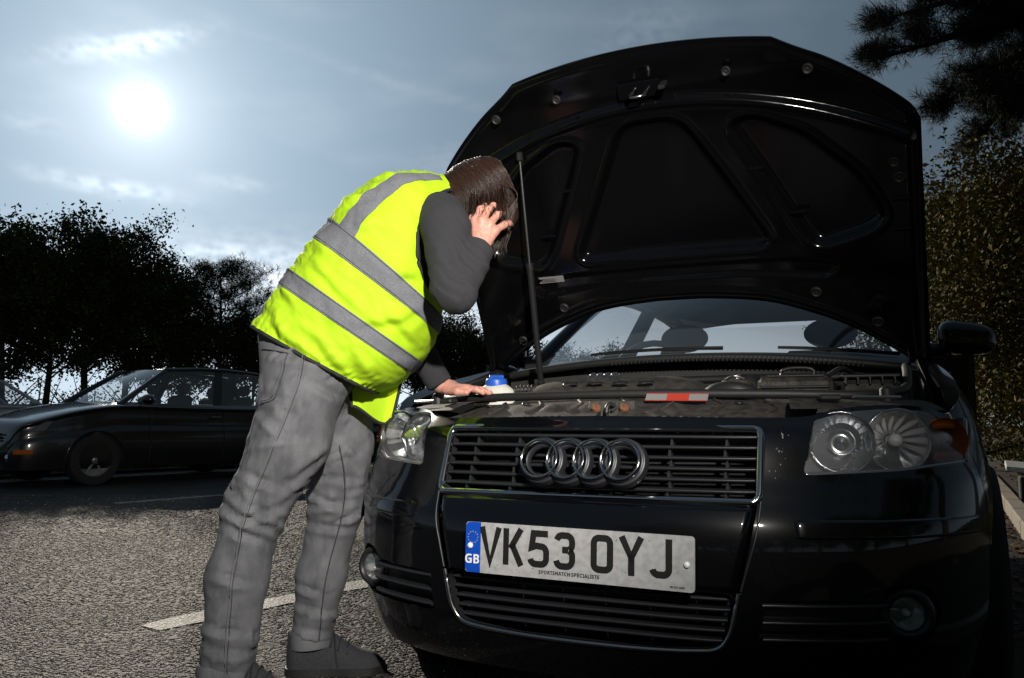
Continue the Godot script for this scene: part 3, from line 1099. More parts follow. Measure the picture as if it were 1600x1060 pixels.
func build_trees() -> void:
	var lf := leaf_mesh(22, 0.36, 0.095, 1)
	var g0 := Color(0.020, 0.030, 0.010)
	var g1 := Color(0.055, 0.065, 0.018)
	var row := "trees beyond the far barrier"
	# [place, height, half width, label]
	var t := [
		[Vector3(-13.38, 0.5, -20), 4.47, 2.2, "dark tree cut off by the left edge of the picture"],
		[Vector3(-12.41, 0.5, -20.3), 4.57, 2.1, "dark tree standing above the silver car at the left edge"],
		[Vector3(-12.07, 0.5, -21.5), 4.5, 2.0, "dark bushy tree just right of the one above the silver car"],
		[Vector3(-11.25, 0.5, -22), 5.12, 2.2, "tallest dark tree, rising over the passing car's bonnet"],
		[Vector3(-10.7, 0.5, -23), 4.8, 1.9, "dark tree behind the top of the passing car's windscreen"],
		[Vector3(-10.15, 0.5, -24), 4.3, 1.7, "narrow dark tree at the edge of the gap beside the pine"],
		[Vector3(-10.89, 0.5, -27.5), 3.6, 1.4, "small dark tree low in the gap left of the pine"],
		[Vector3(-8.22, 0.5, -26.4), 2.98, 1.7, "low dark tree between the pine and the yellow vest"],
		[Vector3(-7.56, 0.5, -27.3), 3.67, 1.8, "dark tree whose top meets the vest's hem at the back"],
		[Vector3(-6.58, 0.5, -29), 4.2, 2.2, "dark tree mostly hidden behind the vest's lower band"],
		[Vector3(-5.37, 0.5, -31), 4.3, 2.2, "dark tree hidden behind the vest's front"],
		[Vector3(-3.69, 0.5, -32), 4.0, 2.2, "dark tree showing under the person's chest"],
		[Vector3(-2.63, 0.5, -34.2), 4.2, 2.2, "dark tree between the person's raised elbow and the open bonnet"],
		[Vector3(-1.5, 0.5, -35.5), 3.6, 2.2, "dark tree beside the lower left edge of the open bonnet"],
		[Vector3(-0.29, 0.5, -37.5), 3.1, 2.3, "dark tree behind the gas strut's foot"],
		[Vector3(2.21, 0.5, -41), 2.9, 2.5, "dark low tree seen through the left of the windscreen"],
		[Vector3(4.47, 0.5, -43), 3.7, 1.6, "thin tree top seen through the front side window"],
		[Vector3(7.92, 0.5, -49), 3.0, 2.6, "low distant tree seen through the car's rear windows"],
	]
	for k in t.size():
		var e: Array = t[k]
		tree("dark_tree", e[3], e[0], e[1], e[2], int(125.0 * e[1] * e[2]), 100 + k, lf, M.leaf, g0, g1, row, 0.30, 30)
	# undergrowth below the row
	for k in 12:
		var across: float = [-0.64, -0.57, -0.50, -0.43, -0.36, -0.30, -0.24, -0.17, -0.11, -0.06, 0.0, 0.07][k]
		var far: float = (20.0 + (k % 3) * 0.7) / (0.5807 - 0.814 * across)
		var o := thing("shrub", "", "shrub", Vector3(across * far, 0.08, -far), 0.0, "shrubs under the far trees")
		var rg := RandomNumberGenerator.new()
		rg.seed = 300 + k
		var st := MB.new()
		var xfs := []
		var cols := []
		for j in 7:
			var an := j * 0.9 + k
			st.tube([Vector3.ZERO, Vector3(cos(an) * 0.7, 1.0, sin(an) * 0.7), Vector3(cos(an) * 1.4, 1.7 + 0.2 * (j % 3), sin(an) * 1.4)], 0.03, 4, false, [1.0, 0.7, 0.2])
		pt("stem", st, M.bark, o)
		for j in 300:
			var p := Vector3(rg.randfn() * 1.5, 0, rg.randfn() * 1.0)
			p.y = absf(rg.randfn()) * 0.6 * maxf(0.2, 1.3 - p.length() * 0.3)
			xfs.append(Transform3D(Basis.from_euler(Vector3(rg.randf() * TAU, rg.randf() * TAU, 0)).scaled(Vector3.ONE * rg.randf_range(0.5, 1.0)), p))
			cols.append(g0.lerp(Color(0.06, 0.075, 0.02), rg.randf()))
		stuff("foliage", lf.mesh(), M.leaf, xfs, cols, o)
		o.set_meta("label", "dark undergrowth shrub in the hedge line behind the far barrier")
	# slim pine in the gap
	pine("pine_tree", "slim open-branched pine standing in the gap between dark trees", Vector3(-8.95, 0.5, -25.3), 4.9, 1.7, 401)
	# autumn trees on the near side behind the car
	var la := leaf_mesh(13, 0.26, 0.052, 2)
	var a0 := Color(0.040, 0.047, 0.009)
	var a1 := Color(0.19, 0.135, 0.014)
	for e in [[Vector3(5.3, 0.1, -7.6), 2.9, 1.7, 9500, "olive and gold autumn tree nearest the door mirror", 511], [Vector3(7.0, 0.1, -9.6), 3.5, 2.0, 9500, "autumn tree at the right edge behind the barrier", 512], [Vector3(6.9, 0.1, -12.5), 4.0, 2.2, 7000, "autumn tree farther back, against the raised bonnet's edge", 513], [Vector3(8.6, 0.1, -7.4), 3.6, 2.2, 4000, "autumn tree mostly outside the right edge of the picture", 514]]:
		tree("autumn_tree", e[4], e[0], e[1], e[2], e[3], e[5], la, M.leaf_autumn, a0, a1, "autumn trees on the near verge", 0.03, 34)
	# big conifer overhead at the right
	conifer(Vector3(5.4, 0.1, -7.2), "big dark pine whose needled boughs hang into the top right corner")
	# the wood goes on behind the camera; it is what the car's black front mirrors
	for e in [[Vector3(7.6, 0.1, -4.2), "big dark pine outside the right edge of the picture"], [Vector3(6.8, 0.1, -0.6), "big dark pine beside the camera on the right"]]:
		conifer(e[0], e[1])
	for k in 10:
		var lb := lf
		tree("verge_tree", "dark tree of the wood behind the camera, number %s from the verge" % ["one", "two", "three", "four", "five", "six", "seven", "eight", "nine", "ten"][k], Vector3(8.0 - k * 1.7, 0.1, 3.0 + k * 0.75 + 0.8 * (k % 2)), 5.2, 2.4, 1600, 600 + k, lb, M.leaf, g0, g1, "wood behind the camera", 0.06, 26)

func needle_tuft(n: int, length: float, sd: int) -> MB:
	var rg := RandomNumberGenerator.new()
	rg.seed = sd
	var b := MB.new()
	for k in n:
		var base := Vector3(0, rg.randf() * length * 1.3, 0)
		var d := Vector3(rg.randfn(), rg.randf_range(0.2, 1.3), rg.randfn()).normalized() * length * rg.randf_range(0.7, 1.1)
		var s := d.cross(Vector3(rg.randfn(), rg.randfn(), rg.randfn())).normalized() * length * 0.022
		b.face([base - s, base + d, base + s])
	return b

func pine(called: String, label: String, at: Vector3, hgt: float, wid: float, sd: int) -> void:
	var rg := RandomNumberGenerator.new()
	rg.seed = sd
	var o := thing(called, label, "pine tree", at)
	var tb := MB.new()
	tb.tube([Vector3.ZERO, Vector3(0.05, hgt * 0.5, 0), Vector3(-0.04, hgt, 0)], hgt * 0.018, 7, false, [1.0, 0.7, 0.15])
	var xfs := []
	var cols := []
	for k in 40:
		var t := 0.30 + 0.68 * k / 40.0
		var a := k * 2.4
		var r := wid * (0.35 + 0.75 * sin(PI * clampf((t - 0.25) / 0.8, 0.0, 1.0))) * rg.randf_range(0.5, 1.05)
		var p0 := Vector3(0, hgt * t, 0)
		var p1 := p0 + Vector3(cos(a) * r, r * 0.35, sin(a) * r)
		tb.tube([p0, p0.lerp(p1, 0.5) - Vector3(0, 0.05, 0), p1], 0.045 * (1.2 - t), 5, false, [1.0, 0.7, 0.25])
		if t < 0.42:
			continue
		for j in 90:
			var u := sqrt(rg.randf_range(0.12, 1.0))
			var p := p0.lerp(p1, u) + Vector3(rg.randfn(), rg.randfn() * 0.6 + 0.3, rg.randfn()) * 0.19
			xfs.append(Transform3D(Basis.from_euler(Vector3(rg.randf_range(-1, 1), rg.randf() * TAU, rg.randf_range(-1, 1))).scaled(Vector3.ONE * rg.randf_range(0.7, 1.3)), p))
			cols.append(Color(0.016, 0.026, 0.012).lerp(Color(0.035, 0.05, 0.02), rg.randf()))
	pt("trunk", tb, M.bark, o)
	stuff("crown", needle_tuft(16, 0.20, 5).mesh(), M.needle, xfs, cols, o)

func conifer(at: Vector3, label: String) -> void:
	var rg := RandomNumberGenerator.new()
	rg.seed = 77
	var o := thing("overhanging_pine", label, "pine tree", at, 0.0, "big pines on the near verge")
	var tb := MB.new()
	tb.tube([Vector3.ZERO, Vector3(0.1, 5.0, 0), Vector3(0, 11.0, 0)], 0.26, 9, false, [1.2, 0.85, 0.3])
	var xfs := []
	var cols := []
	# boughs: [height on trunk, end]
	var bo := [[4.3, Vector3(-2.28, 3.80, 0.2), 300], [4.6, Vector3(-2.1, 4.24, 0.1), 260], [4.0, Vector3(-1.65, 3.52, 0.5), 300], [4.5, Vector3(-1.5, 3.92, 0.3), 340], [4.2, Vector3(-1.4, 3.62, -0.3), 300], [3.9, Vector3(-1.1, 3.25, 0.4), 320], [4.9, Vector3(-1.6, 4.35, 0.5), 340], [5.0, Vector3(-1.2, 4.5, 0.0), 300], [3.8, Vector3(-0.8, 3.05, 0.6), 320], [4.4, Vector3(-0.9, 3.75, 0.8), 340], [5.6, Vector3(-1.9, 4.95, 0.4), 260], [4.3, Vector3(-0.9, 3.4, -0.6), 300], [5.4, Vector3(1.8, 5.0, 1.2), 160], [6.6, Vector3(1.6, 6.3, -1.4), 160]]
	for e in bo:
		var p0 := Vector3(0.05, e[0], 0)
		var p2: Vector3 = e[1]
		var p1 := p0.lerp(p2, 0.5) + Vector3(0, 0.15, 0)
		tb.tube([p0, p1, p2], 0.07, 6, false, [1.0, 0.55, 0.12])
		for s in 9:
			var u := 0.35 + 0.65 * s / 9.0
			var q0: Vector3 = curve([p0, p1, p2], u * 2.0)
			var q1 := q0 + ((p2 - p0).normalized() + Vector3(rg.randfn(), rg.randfn() * 0.35, rg.randfn()) * 0.8).normalized() * 0.42 * (1.3 - u)
			tb.tube([q0, q1], 0.012, 4, false, [1.0, 0.4])
			for j in int(e[2] / 5.5):
				var p := q0.lerp(q1, rg.randf_range(0.1, 1.0)) + Vector3(rg.randfn(), rg.randfn(), rg.randfn()) * 0.05
				var dir := (q1 - q0).normalized() + Vector3(rg.randfn(), rg.randfn(), rg.randfn()) * 0.5
				xfs.append(along(dir, p).scaled_local(Vector3.ONE * rg.randf_range(0.7, 1.1)))
				cols.append(Color(0.010, 0.016, 0.008).lerp(Color(0.025, 0.035, 0.016), rg.randf()))
	pt("trunk", tb, M.bark, o)
	stuff("boughs", needle_tuft(26, 0.115, 6).mesh(), M.needle, xfs, cols, o)
	# a bare twig
	var tw := MB.new()
	var e0 := Vector3(-1.25, 4.02, 0.4)
	tw.tube([e0, e0 + Vector3(-0.5, -0.02, 0.1), e0 + Vector3(-1.05, 0.08, 0.15)], 0.010, 4, false, [1.0, 0.7, 0.3])
	for k in 10:
		var b0 := e0 + Vector3(-0.18 - 0.09 * k, 0.0, 0.1)
		tw.tube([b0, b0 + Vector3(-0.12, 0.12 * (1 if k % 2 else -0.6), 0.03), b0 + Vector3(-0.18, 0.22 * (1 if k % 2 else -0.4), 0.0)], 0.006, 4, false, [1.0, 0.7, 0.3])
	pt("bare_twig", tw, M.bark, o)

# ------------------------------------------------------------------ the black car; x to the picture's right, z forwards, origin on the ground below the number plate
const PX := [0.0, 0.2, 0.36, 0.46, 0.56, 0.65, 0.73, 0.79, 0.83, 0.853, 0.865, 0.87, 0.872]
const PZ := [0.0, -0.006, -0.028, -0.058, -0.105, -0.17, -0.255, -0.36, -0.48, -0.62, -0.8, -1.0, -1.3]
const IY := [0.12, 0.18, 0.25, 0.32, 0.45, 0.515, 0.57, 0.61, 0.71, 0.735, 0.80, 0.9, 1.0]
const IF := [0.10, 0.045, 0.015, 0.0, 0.0, 0.008, 0.032, 0.05, 0.088, 0.115, 0.17, 0.3, 0.45]
const IS := [0.08, 0.05, 0.03, 0.01, 0.0, 0.0, 0.004, 0.01, 0.03, 0.035, 0.06, 0.12, 0.22]
var seg := []

func plan(a: float) -> Vector2:
	return Vector2(knots(seg, PX, a), knots(seg, PZ, a))

# a point of the front and wing: s runs round the plan from the middle, off is the distance out of the skin
func skin(s: float, y: float, off := 0.0) -> Vector3:
	var a := absf(s)
	var p := plan(a)
	var p2 := plan(a + 0.03)
	var p1 := plan(absf(a - 0.03))
	if a < 0.03:
		p1.x = -p1.x
	var t := (p2 - p1).normalized()
	var n := Vector2(-t.y, t.x)
	var w := smoothstep(0.55, 1.05, a)
	var lean := 0.035 * smoothstep(0.60, 0.76, y) * smoothstep(0.5, 0.75, a) * (1.0 - smoothstep(0.95, 1.12, a))
	var q := p + n * (off - lean - lerpf(knots(IY, IF, y), knots(IY, IS, y), w))
	return Vector3(q.x * (1.0 if s >= 0 else -1.0), y, q.y)

func on_skin(poly: PackedVector2Array, off: float) -> Array:
	var out := []
	for p in poly:
		out.append(skin(p.x, p.y, off))
	return out

func flip(poly: PackedVector2Array) -> PackedVector2Array:
	var o := PackedVector2Array()
	for p in poly:
		o.append(Vector2(-p.x, p.y))
	return o

func half_round(r: float, d: float) -> Array:
	var o := []
	for k in 9:
		var a := PI * k / 8.0
		o.append(Vector2(cos(a) * r, sin(a) * d))
	return o

func build_car() -> void:
	seg = [0.0]
	for k in range(1, PX.size()):
		seg.append(seg[k - 1] + Vector2(PX[k] - PX[k - 1], PZ[k] - PZ[k - 1]).length())
	car = thing("black_hatchback", "black hatchback facing the camera with its bonnet propped open", "car", Vector3(0.143, 0, -1.838), deg_to_rad(-24.76))
	var hl := rounded([Vector2(0.484, 0.618), Vector2(0.530, 0.731), Vector2(0.635, 0.750), Vector2(0.777, 0.759), Vector2(0.891, 0.756), Vector2(0.955, 0.744), Vector2(0.982, 0.702), Vector2(0.987, 0.644), Vector2(0.71, 0.626)], 0.018, 3)
	var gr := rounded([Vector2(-0.402, 0.714), Vector2(0.402, 0.714), Vector2(0.384, 0.562), Vector2(-0.384, 0.562)], 0.02, 5)
	var lg := rounded([Vector2(-0.338, 0.384), Vector2(0.338, 0.384), Vector2(0.312, 0.268), Vector2(0.16, 0.256), Vector2(-0.16, 0.256), Vector2(-0.312, 0.268)], 0.04, 5)
	var cp := PackedVector2Array([Vector2(-0.384, 0.570), Vector2(0.384, 0.570), Vector2(0.336, 0.375), Vector2(-0.336, 0.375)])
	var fg := rounded([Vector2(0.372, 0.283), Vector2(0.392, 0.372), Vector2(0.60, 0.378), Vector2(0.645, 0.402), Vector2(0.715, 0.405), Vector2(0.76, 0.378), Vector2(0.772, 0.338), Vector2(0.75, 0.295), Vector2(0.70, 0.280), Vector2(0.60, 0.283)], 0.02, 3)
	# front bumper skin
	var top := func(s: float): return knots([0.0, 0.42, 0.53, 0.635, 0.777, 0.9, 0.99], [0.742, 0.738, 0.742, 0.758, 0.768, 0.765, 0.75], absf(s))
	var bm := sheet(-1.0, 1.0, func(s: float): return 0.165 - 0.0 * s, top, 300, 84, [hl, flip(hl), gr, lg, cp, fg, flip(fg)], func(s: float, y: float): return skin(s, y))
	var bumper := pt("bumper", bm, M.paint, car)
	# turned-in edges of the openings
	var edge := MB.new()
	for h in [hl, flip(hl), gr, lg, fg, flip(fg)]:
		edge.strip(on_skin(h, 0.0), on_skin(h, -0.03), true)
	pt("bumper_return", edge, M.plastic, bumper)
	var lip := MB.new()
	var pa := []
	var pb := []
	for k in 61:
		var s := -1.0 + k / 30.0
		pa.append(skin(s, 0.165, 0.0))
		pb.append(skin(s, 0.150, -0.16))
	lip.strip(pa, pb)
	pt("chin", lip, M.plastic, bumper)
	# middle panel that carries the number plate, its edges rolled in
	var cn := MB.new()
	cn.grid(64, 22, func(u: float, v: float):
		var e := smoothstep(0.0, 0.045, minf(v, 1.0 - v))
		var eu := smoothstep(0.0, 0.012, minf(u, 1.0 - u))
		var y := lerpf(0.381, 0.560, v)
		var hw := lerpf(0.333, 0.380, v)
		return skin(lerpf(-hw, hw, u), y, 0.004 - 0.016 * (1.0 - minf(e, eu))))
	pt("centre_panel", cn, M.paint, car)
	# wings
	for sgn in [1.0, -1.0]:
		var arch := PackedVector2Array()
		for k in 28:
			var a := TAU * k / 28.0
			arch.append(Vector2(1.33 + cos(a) * 0.345, 0.315 + sin(a) * 0.345))
		var ww := sheet(1.004, 2.1, func(s: float): return 0.20, func(s: float): return knots([1.0, 1.1, 1.25, 1.45, 1.7, 2.1], [0.752, 0.80, 0.845, 0.885, 0.93, 0.965], s), 66, 44, [arch], func(s: float, y: float): return skin(s, y) if sgn > 0 else skin(-s, y))
		var wing := pt("wing", ww, M.paint, car)
		var inn := MB.new()
		var al := []
		var bl := []
		for p in arch:
			al.append(skin(p.x * sgn, p.y, 0.0))
			bl.append(skin(p.x * sgn, p.y, -0.24))
		inn.strip(al, bl, true)
		pt("wheel_arch_liner", inn, M.undertray, wing)
		# wing top gutter under the bonnet edge
		var gt := MB.new()
		var g0 := []
		var g1 := []
		var g2 := []
		for k in 31:
			var s := lerpf(1.004, 2.1, k / 30.0)
			var ty := knots([1.0, 1.1, 1.25, 1.45, 1.7, 2.1], [0.752, 0.80, 0.845, 0.885, 0.93, 0.965], s)
			var q := skin(s * sgn, ty)
			g0.append(q)
			g1.append(q + Vector3(-0.035 * sgn, -0.012, 0))
			g2.append(q + Vector3(-0.045 * sgn, -0.09, 0))
		gt.strip(g0, g1)
		gt.strip(g1, g2)
		pt("wing_gutter", gt, M.paint, wing)
		wheel(car, Vector3(0.775 * sgn, 0.315, -0.93), sgn, 0.315)
		wheel(car, Vector3(0.775 * sgn, 0.315, -3.50), sgn, 0.315)
		headlamp(hl, sgn)
		foglamp(fg, sgn)
		# rub strip on the bumper
		var rs := MB.new()
		rs.grid(48, 14, func(u: float, v: float):
			var eu := smoothstep(0.0, 0.03, minf(u, 1.0 - u))
			var e := minf(smoothstep(0.0, 0.16, minf(v, 1.0 - v)), eu)
			var half := 0.0245 * sqrt(clampf(1.0 - pow(maxf(0.0, (0.05 - minf(u, 1.0 - u)) / 0.05), 2.5), 0.0, 1.0))
			return skin(sgn * lerpf(0.442, 0.955, u), 0.512 + (v - 0.5) * 2.0 * half, -0.010 + 0.0135 * e))
		pt("rub_strip", rs, M.paint, bumper)
		# stone chips in the paint beside the grille
		if sgn > 0:
			var rc := RandomNumberGenerator.new()
			rc.seed = 14
			for k in 26:
				var c := Vector2(0.452, 0.700) if k < 11 else (Vector2(0.437, 0.668) if k < 20 else Vector2(rc.randf_range(0.41, 0.46), rc.randf_range(0.58, 0.72)))
				var q0 := c + Vector2(rc.randfn() * 0.0045, rc.randfn() * 0.0035)
				var r0 := rc.randf_range(0.0005, 0.0014)
				pt("stone_chip", MB.new().ball(skin(q0.x, q0.y, 0.0004), Vector3(r0, r0 * 1.4, 0.0004), 6, 4), M.sticker, bumper)
		# groove line that runs from the grille corner down to the lower grille
		pt("panel_moulding", MB.new().tube(smooth_path([skin(sgn * 0.389, 0.566, 0.001), skin(sgn * 0.375, 0.50, 0.001), skin(sgn * 0.357, 0.44, 0.001), skin(sgn * 0.342, 0.388, 0.001)], 6), 0.0028, 6), M.plastic, bumper)
	# backing behind all openings
	var back := MB.new()
	back.grid(40, 4, func(u: float, v: float): return skin(lerpf(-0.8, 0.8, u), lerpf(0.2, 0.70, v), -0.16))
	pt("front_backing", back, M.undertray, car)
	grille(gr, lg)
	number_plate()
	bonnet()
	engine_bay()
	cabin()

func wheel(parent: Node, at: Vector3, sgn: float, r: float) -> void:
	var w := Node3D.new()
	w.name = "wheel"
	parent.add_child(w, true)
	w.position = at
	var xf := Transform3D(Basis(Vector3.BACK, -PI / 2 * sgn), Vector3.ZERO)
	pt("tyre", MB.new().lathe([Vector2(r * 0.66, -0.09), Vector2(r * 0.93, -0.10), Vector2(r * 0.99, -0.075), Vector2(r, 0.0), Vector2(r * 0.99, 0.075), Vector2(r * 0.93, 0.10), Vector2(r * 0.66, 0.085)], 36, xf), M.tyre, w)
	var rim := MB.new().lathe([Vector2(r * 0.68, -0.08), Vector2(r * 0.66, 0.085), Vector2(r * 0.62, 0.07), Vector2(r * 0.60, 0.03), Vector2(0.0, 0.02)], 30, xf)
	for k in 6:
		rim.box(Vector3(r * 0.10, 0.03, r * 0.55), 0.006, xf * Transform3D(Basis(Vector3.UP, TAU * k / 6.0), Vector3.ZERO) * mv(0, 0.06, r * 0.36))
	rim.lathe([Vector2(r * 0.18, 0.03), Vector2(r * 0.17, 0.08), Vector2(0, 0.085)], 16, xf)
	pt("rim", rim, M.alloy, w)

func headlamp(hl: PackedVector2Array, sgn: float) -> void:
	var poly := hl if sgn > 0 else flip(hl)
	var lamp := Node3D.new()
	lamp.name = "headlight"
	car.add_child(lamp, true)
	# housing bowl
	var hs := MB.new()
	hs.strip(on_skin(poly, -0.006), on_skin(poly, -0.10), true)
	var bk := sheet(0.46, 1.0, func(s: float): return 0.60, func(s: float): return 0.78, 40, 16, [hl], func(s: float, y: float): return skin(s * sgn, y, -0.10), true)
	hs.join(bk)
	pt("housing", hs, M.lamp_housing, lamp)
	# bright inner bezel just inside the lens
	var bz := []
	for p in poly:
		var c := Vector2(0.735 * sgn, 0.69)
		bz.append(skin(p.x, p.y, -0.012))
	pt("bezel", MB.new().tube(bz, 0.004, 6, true), M.dull_chrome, lamp)
	var lens_out := sheet(0.47, 1.0, func(s: float): return 0.60, func(s: float): return 0.775, 60, 22, [hl], func(s: float, y: float): return skin(s * sgn, y, 0.002 + 0.006 * sin(PI * clampf((y - 0.62) / 0.13, 0, 1))), true)
	pt("lens_cover", lens_out, M.lens, lamp)
	# round reflectors
	var spec := [[0.528, 0.685, -0.235, 0.063, 0.06], [0.640, 0.690, -0.285, 0.064, 0.22]]
	for k in 2:
		var e: Array = spec[k]
		var xf := along(Vector3(sgn * e[4], 0.0, 1.0), Vector3(e[0] * sgn, e[1], e[2]))
		var prof := []
		for j in 13:
			var t := j / 12.0
			prof.append(Vector2(lerpf(0.014, e[3], t), -0.075 + 0.062 * t * t))
		var bowl := MB.new().lathe(prof, 96, xf)
		# flutes
		for i in bowl.v.size():
			var ring := i / 13
			var lp: Vector3 = xf.affine_inverse() * bowl.v[i]
			lp.y += 0.0007 * sin(TAU * ring / 96.0 * (24.0 if k == 0 else 16.0))
			bowl.v[i] = xf * lp
		var rf := pt("reflector", bowl, M.reflector, lamp)
		pt("ring", MB.new().lathe([Vector2(e[3], -0.014), Vector2(e[3] + 0.001, 0.004), Vector2(e[3] + 0.005, 0.006), Vector2(e[3] + 0.007, -0.002), Vector2(e[3] + 0.004, -0.02)], 44, xf), M.chrome, rf)
		if k == 0:
			pt("bulb_shield", MB.new().lathe([Vector2(0.032, -0.058), Vector2(0.030, -0.028), Vector2(0.027, -0.024), Vector2(0.022, -0.032), Vector2(0.012, -0.026), Vector2(0.0, -0.022)], 28, xf), M.dull_chrome, rf)
		else:
			pt("bulb", MB.new().lathe([Vector2(0.010, -0.075), Vector2(0.010, -0.035), Vector2(0.0145, -0.028), Vector2(0.014, -0.016), Vector2(0.008, -0.010), Vector2(0.0, -0.009)], 20, xf), M.bulb_glass, rf)
			pt("bulb_post", MB.new().box(Vector3(0.026, 0.02, 0.045), 0.003, xf * mv(0, -0.055, 0.025)), M.plastic, rf)
	# indicator
	var ix := along(Vector3(sgn * 0.5, 0.0, 1.0), Vector3(0.737 * sgn, 0.690, -0.375))
	var ind := pt("indicator", MB.new().lathe([Vector2(0.012, -0.05), Vector2(0.03, -0.04), Vector2(0.046, -0.012), Vector2(0.050, 0.004)], 28, ix), M.amber_reflector, lamp)
	pt("amber_panel", MB.new().box(Vector3(0.052, 0.010, 0.024), 0.004, ix * Transform3D(Basis.from_euler(Vector3(0.6, 0, 0)), Vector3(0, -0.008, 0.037))), M.amber_reflector, ind)
	pt("amber_panel", MB.new().box(Vector3(0.052, 0.010, 0.024), 0.004, ix * Transform3D(Basis.from_euler(Vector3(-0.6, 0, 0)), Vector3(0, -0.008, -0.037))), M.amber_reflector, ind)
	pt("bulb", MB.new().lathe([Vector2(0.019, -0.04), Vector2(0.020, -0.012), Vector2(0.014, 0.004), Vector2(0.0, 0.008)], 18, ix), M.bulb_glass, ind)
	pt("outer_trim", MB.new().box(Vector3(0.012, 0.10, 0.03), 0.004, Transform3D(Basis(Vector3.UP, sgn * 0.8), Vector3(0.772 * sgn, 0.69, -0.425))), M.dull_chrome, lamp)

func foglamp(fg: PackedVector2Array, sgn: float) -> void:
	var poly := fg if sgn > 0 else flip(fg)
	var g := Node3D.new()
	g.name = "fog_lamp_vent"
	car.add_child(g, true)
	var b := MB.new()
	var bk := sheet(0.36, 0.79, func(s: float): return 0.27, func(s: float): return 0.415, 34, 12, [fg], func(s: float, y: float): return skin(s * sgn, y, -0.035), true)
	b.strip(on_skin(poly, 0.0), on_skin(poly, -0.035), true)
	b.join(bk)
	pt("vent_tray", b, M.plastic, g)
	for k in 3:
		var y: float = 0.363 - k * 0.0335
		var p := []
		for j in 13:
			p.append(skin(sgn * lerpf(0.383, 0.635, j / 12.0), y, -0.010))
		pt("slat", MB.new().sweep(p, [Vector2(-0.012, -0.004), Vector2(0.010, -0.005), Vector2(0.013, 0.0), Vector2(0.010, 0.005), Vector2(-0.012, 0.004)], Vector3.UP), M.slat, g)
	var at := skin(sgn * 0.690, 0.343, -0.012)
	var xf := along(Vector3(sgn * 0.16, 0, 1), at)
	var lamp := pt("fog_lamp", MB.new().lathe([Vector2(0.012, -0.035), Vector2(0.026, -0.02), Vector2(0.033, 0.0)], 32, xf), M.reflector, g)
	pt("surround", MB.new().lathe([Vector2(0.0335, -0.01), Vector2(0.036, 0.008), Vector2(0.046, 0.010), Vector2(0.053, 0.0), Vector2(0.055, -0.03)], 36, xf), M.plastic, lamp)
	pt("bulb", MB.new().lathe([Vector2(0.007, -0.03), Vector2(0.007, -0.008), Vector2(0.0, -0.004)], 12, xf), M.bulb_glass, lamp)
	pt("lens", MB.new().lathe([Vector2(0.0335, 0.004), Vector2(0.022, 0.010), Vector2(0.0, 0.012)], 28, xf), M.lens, lamp)

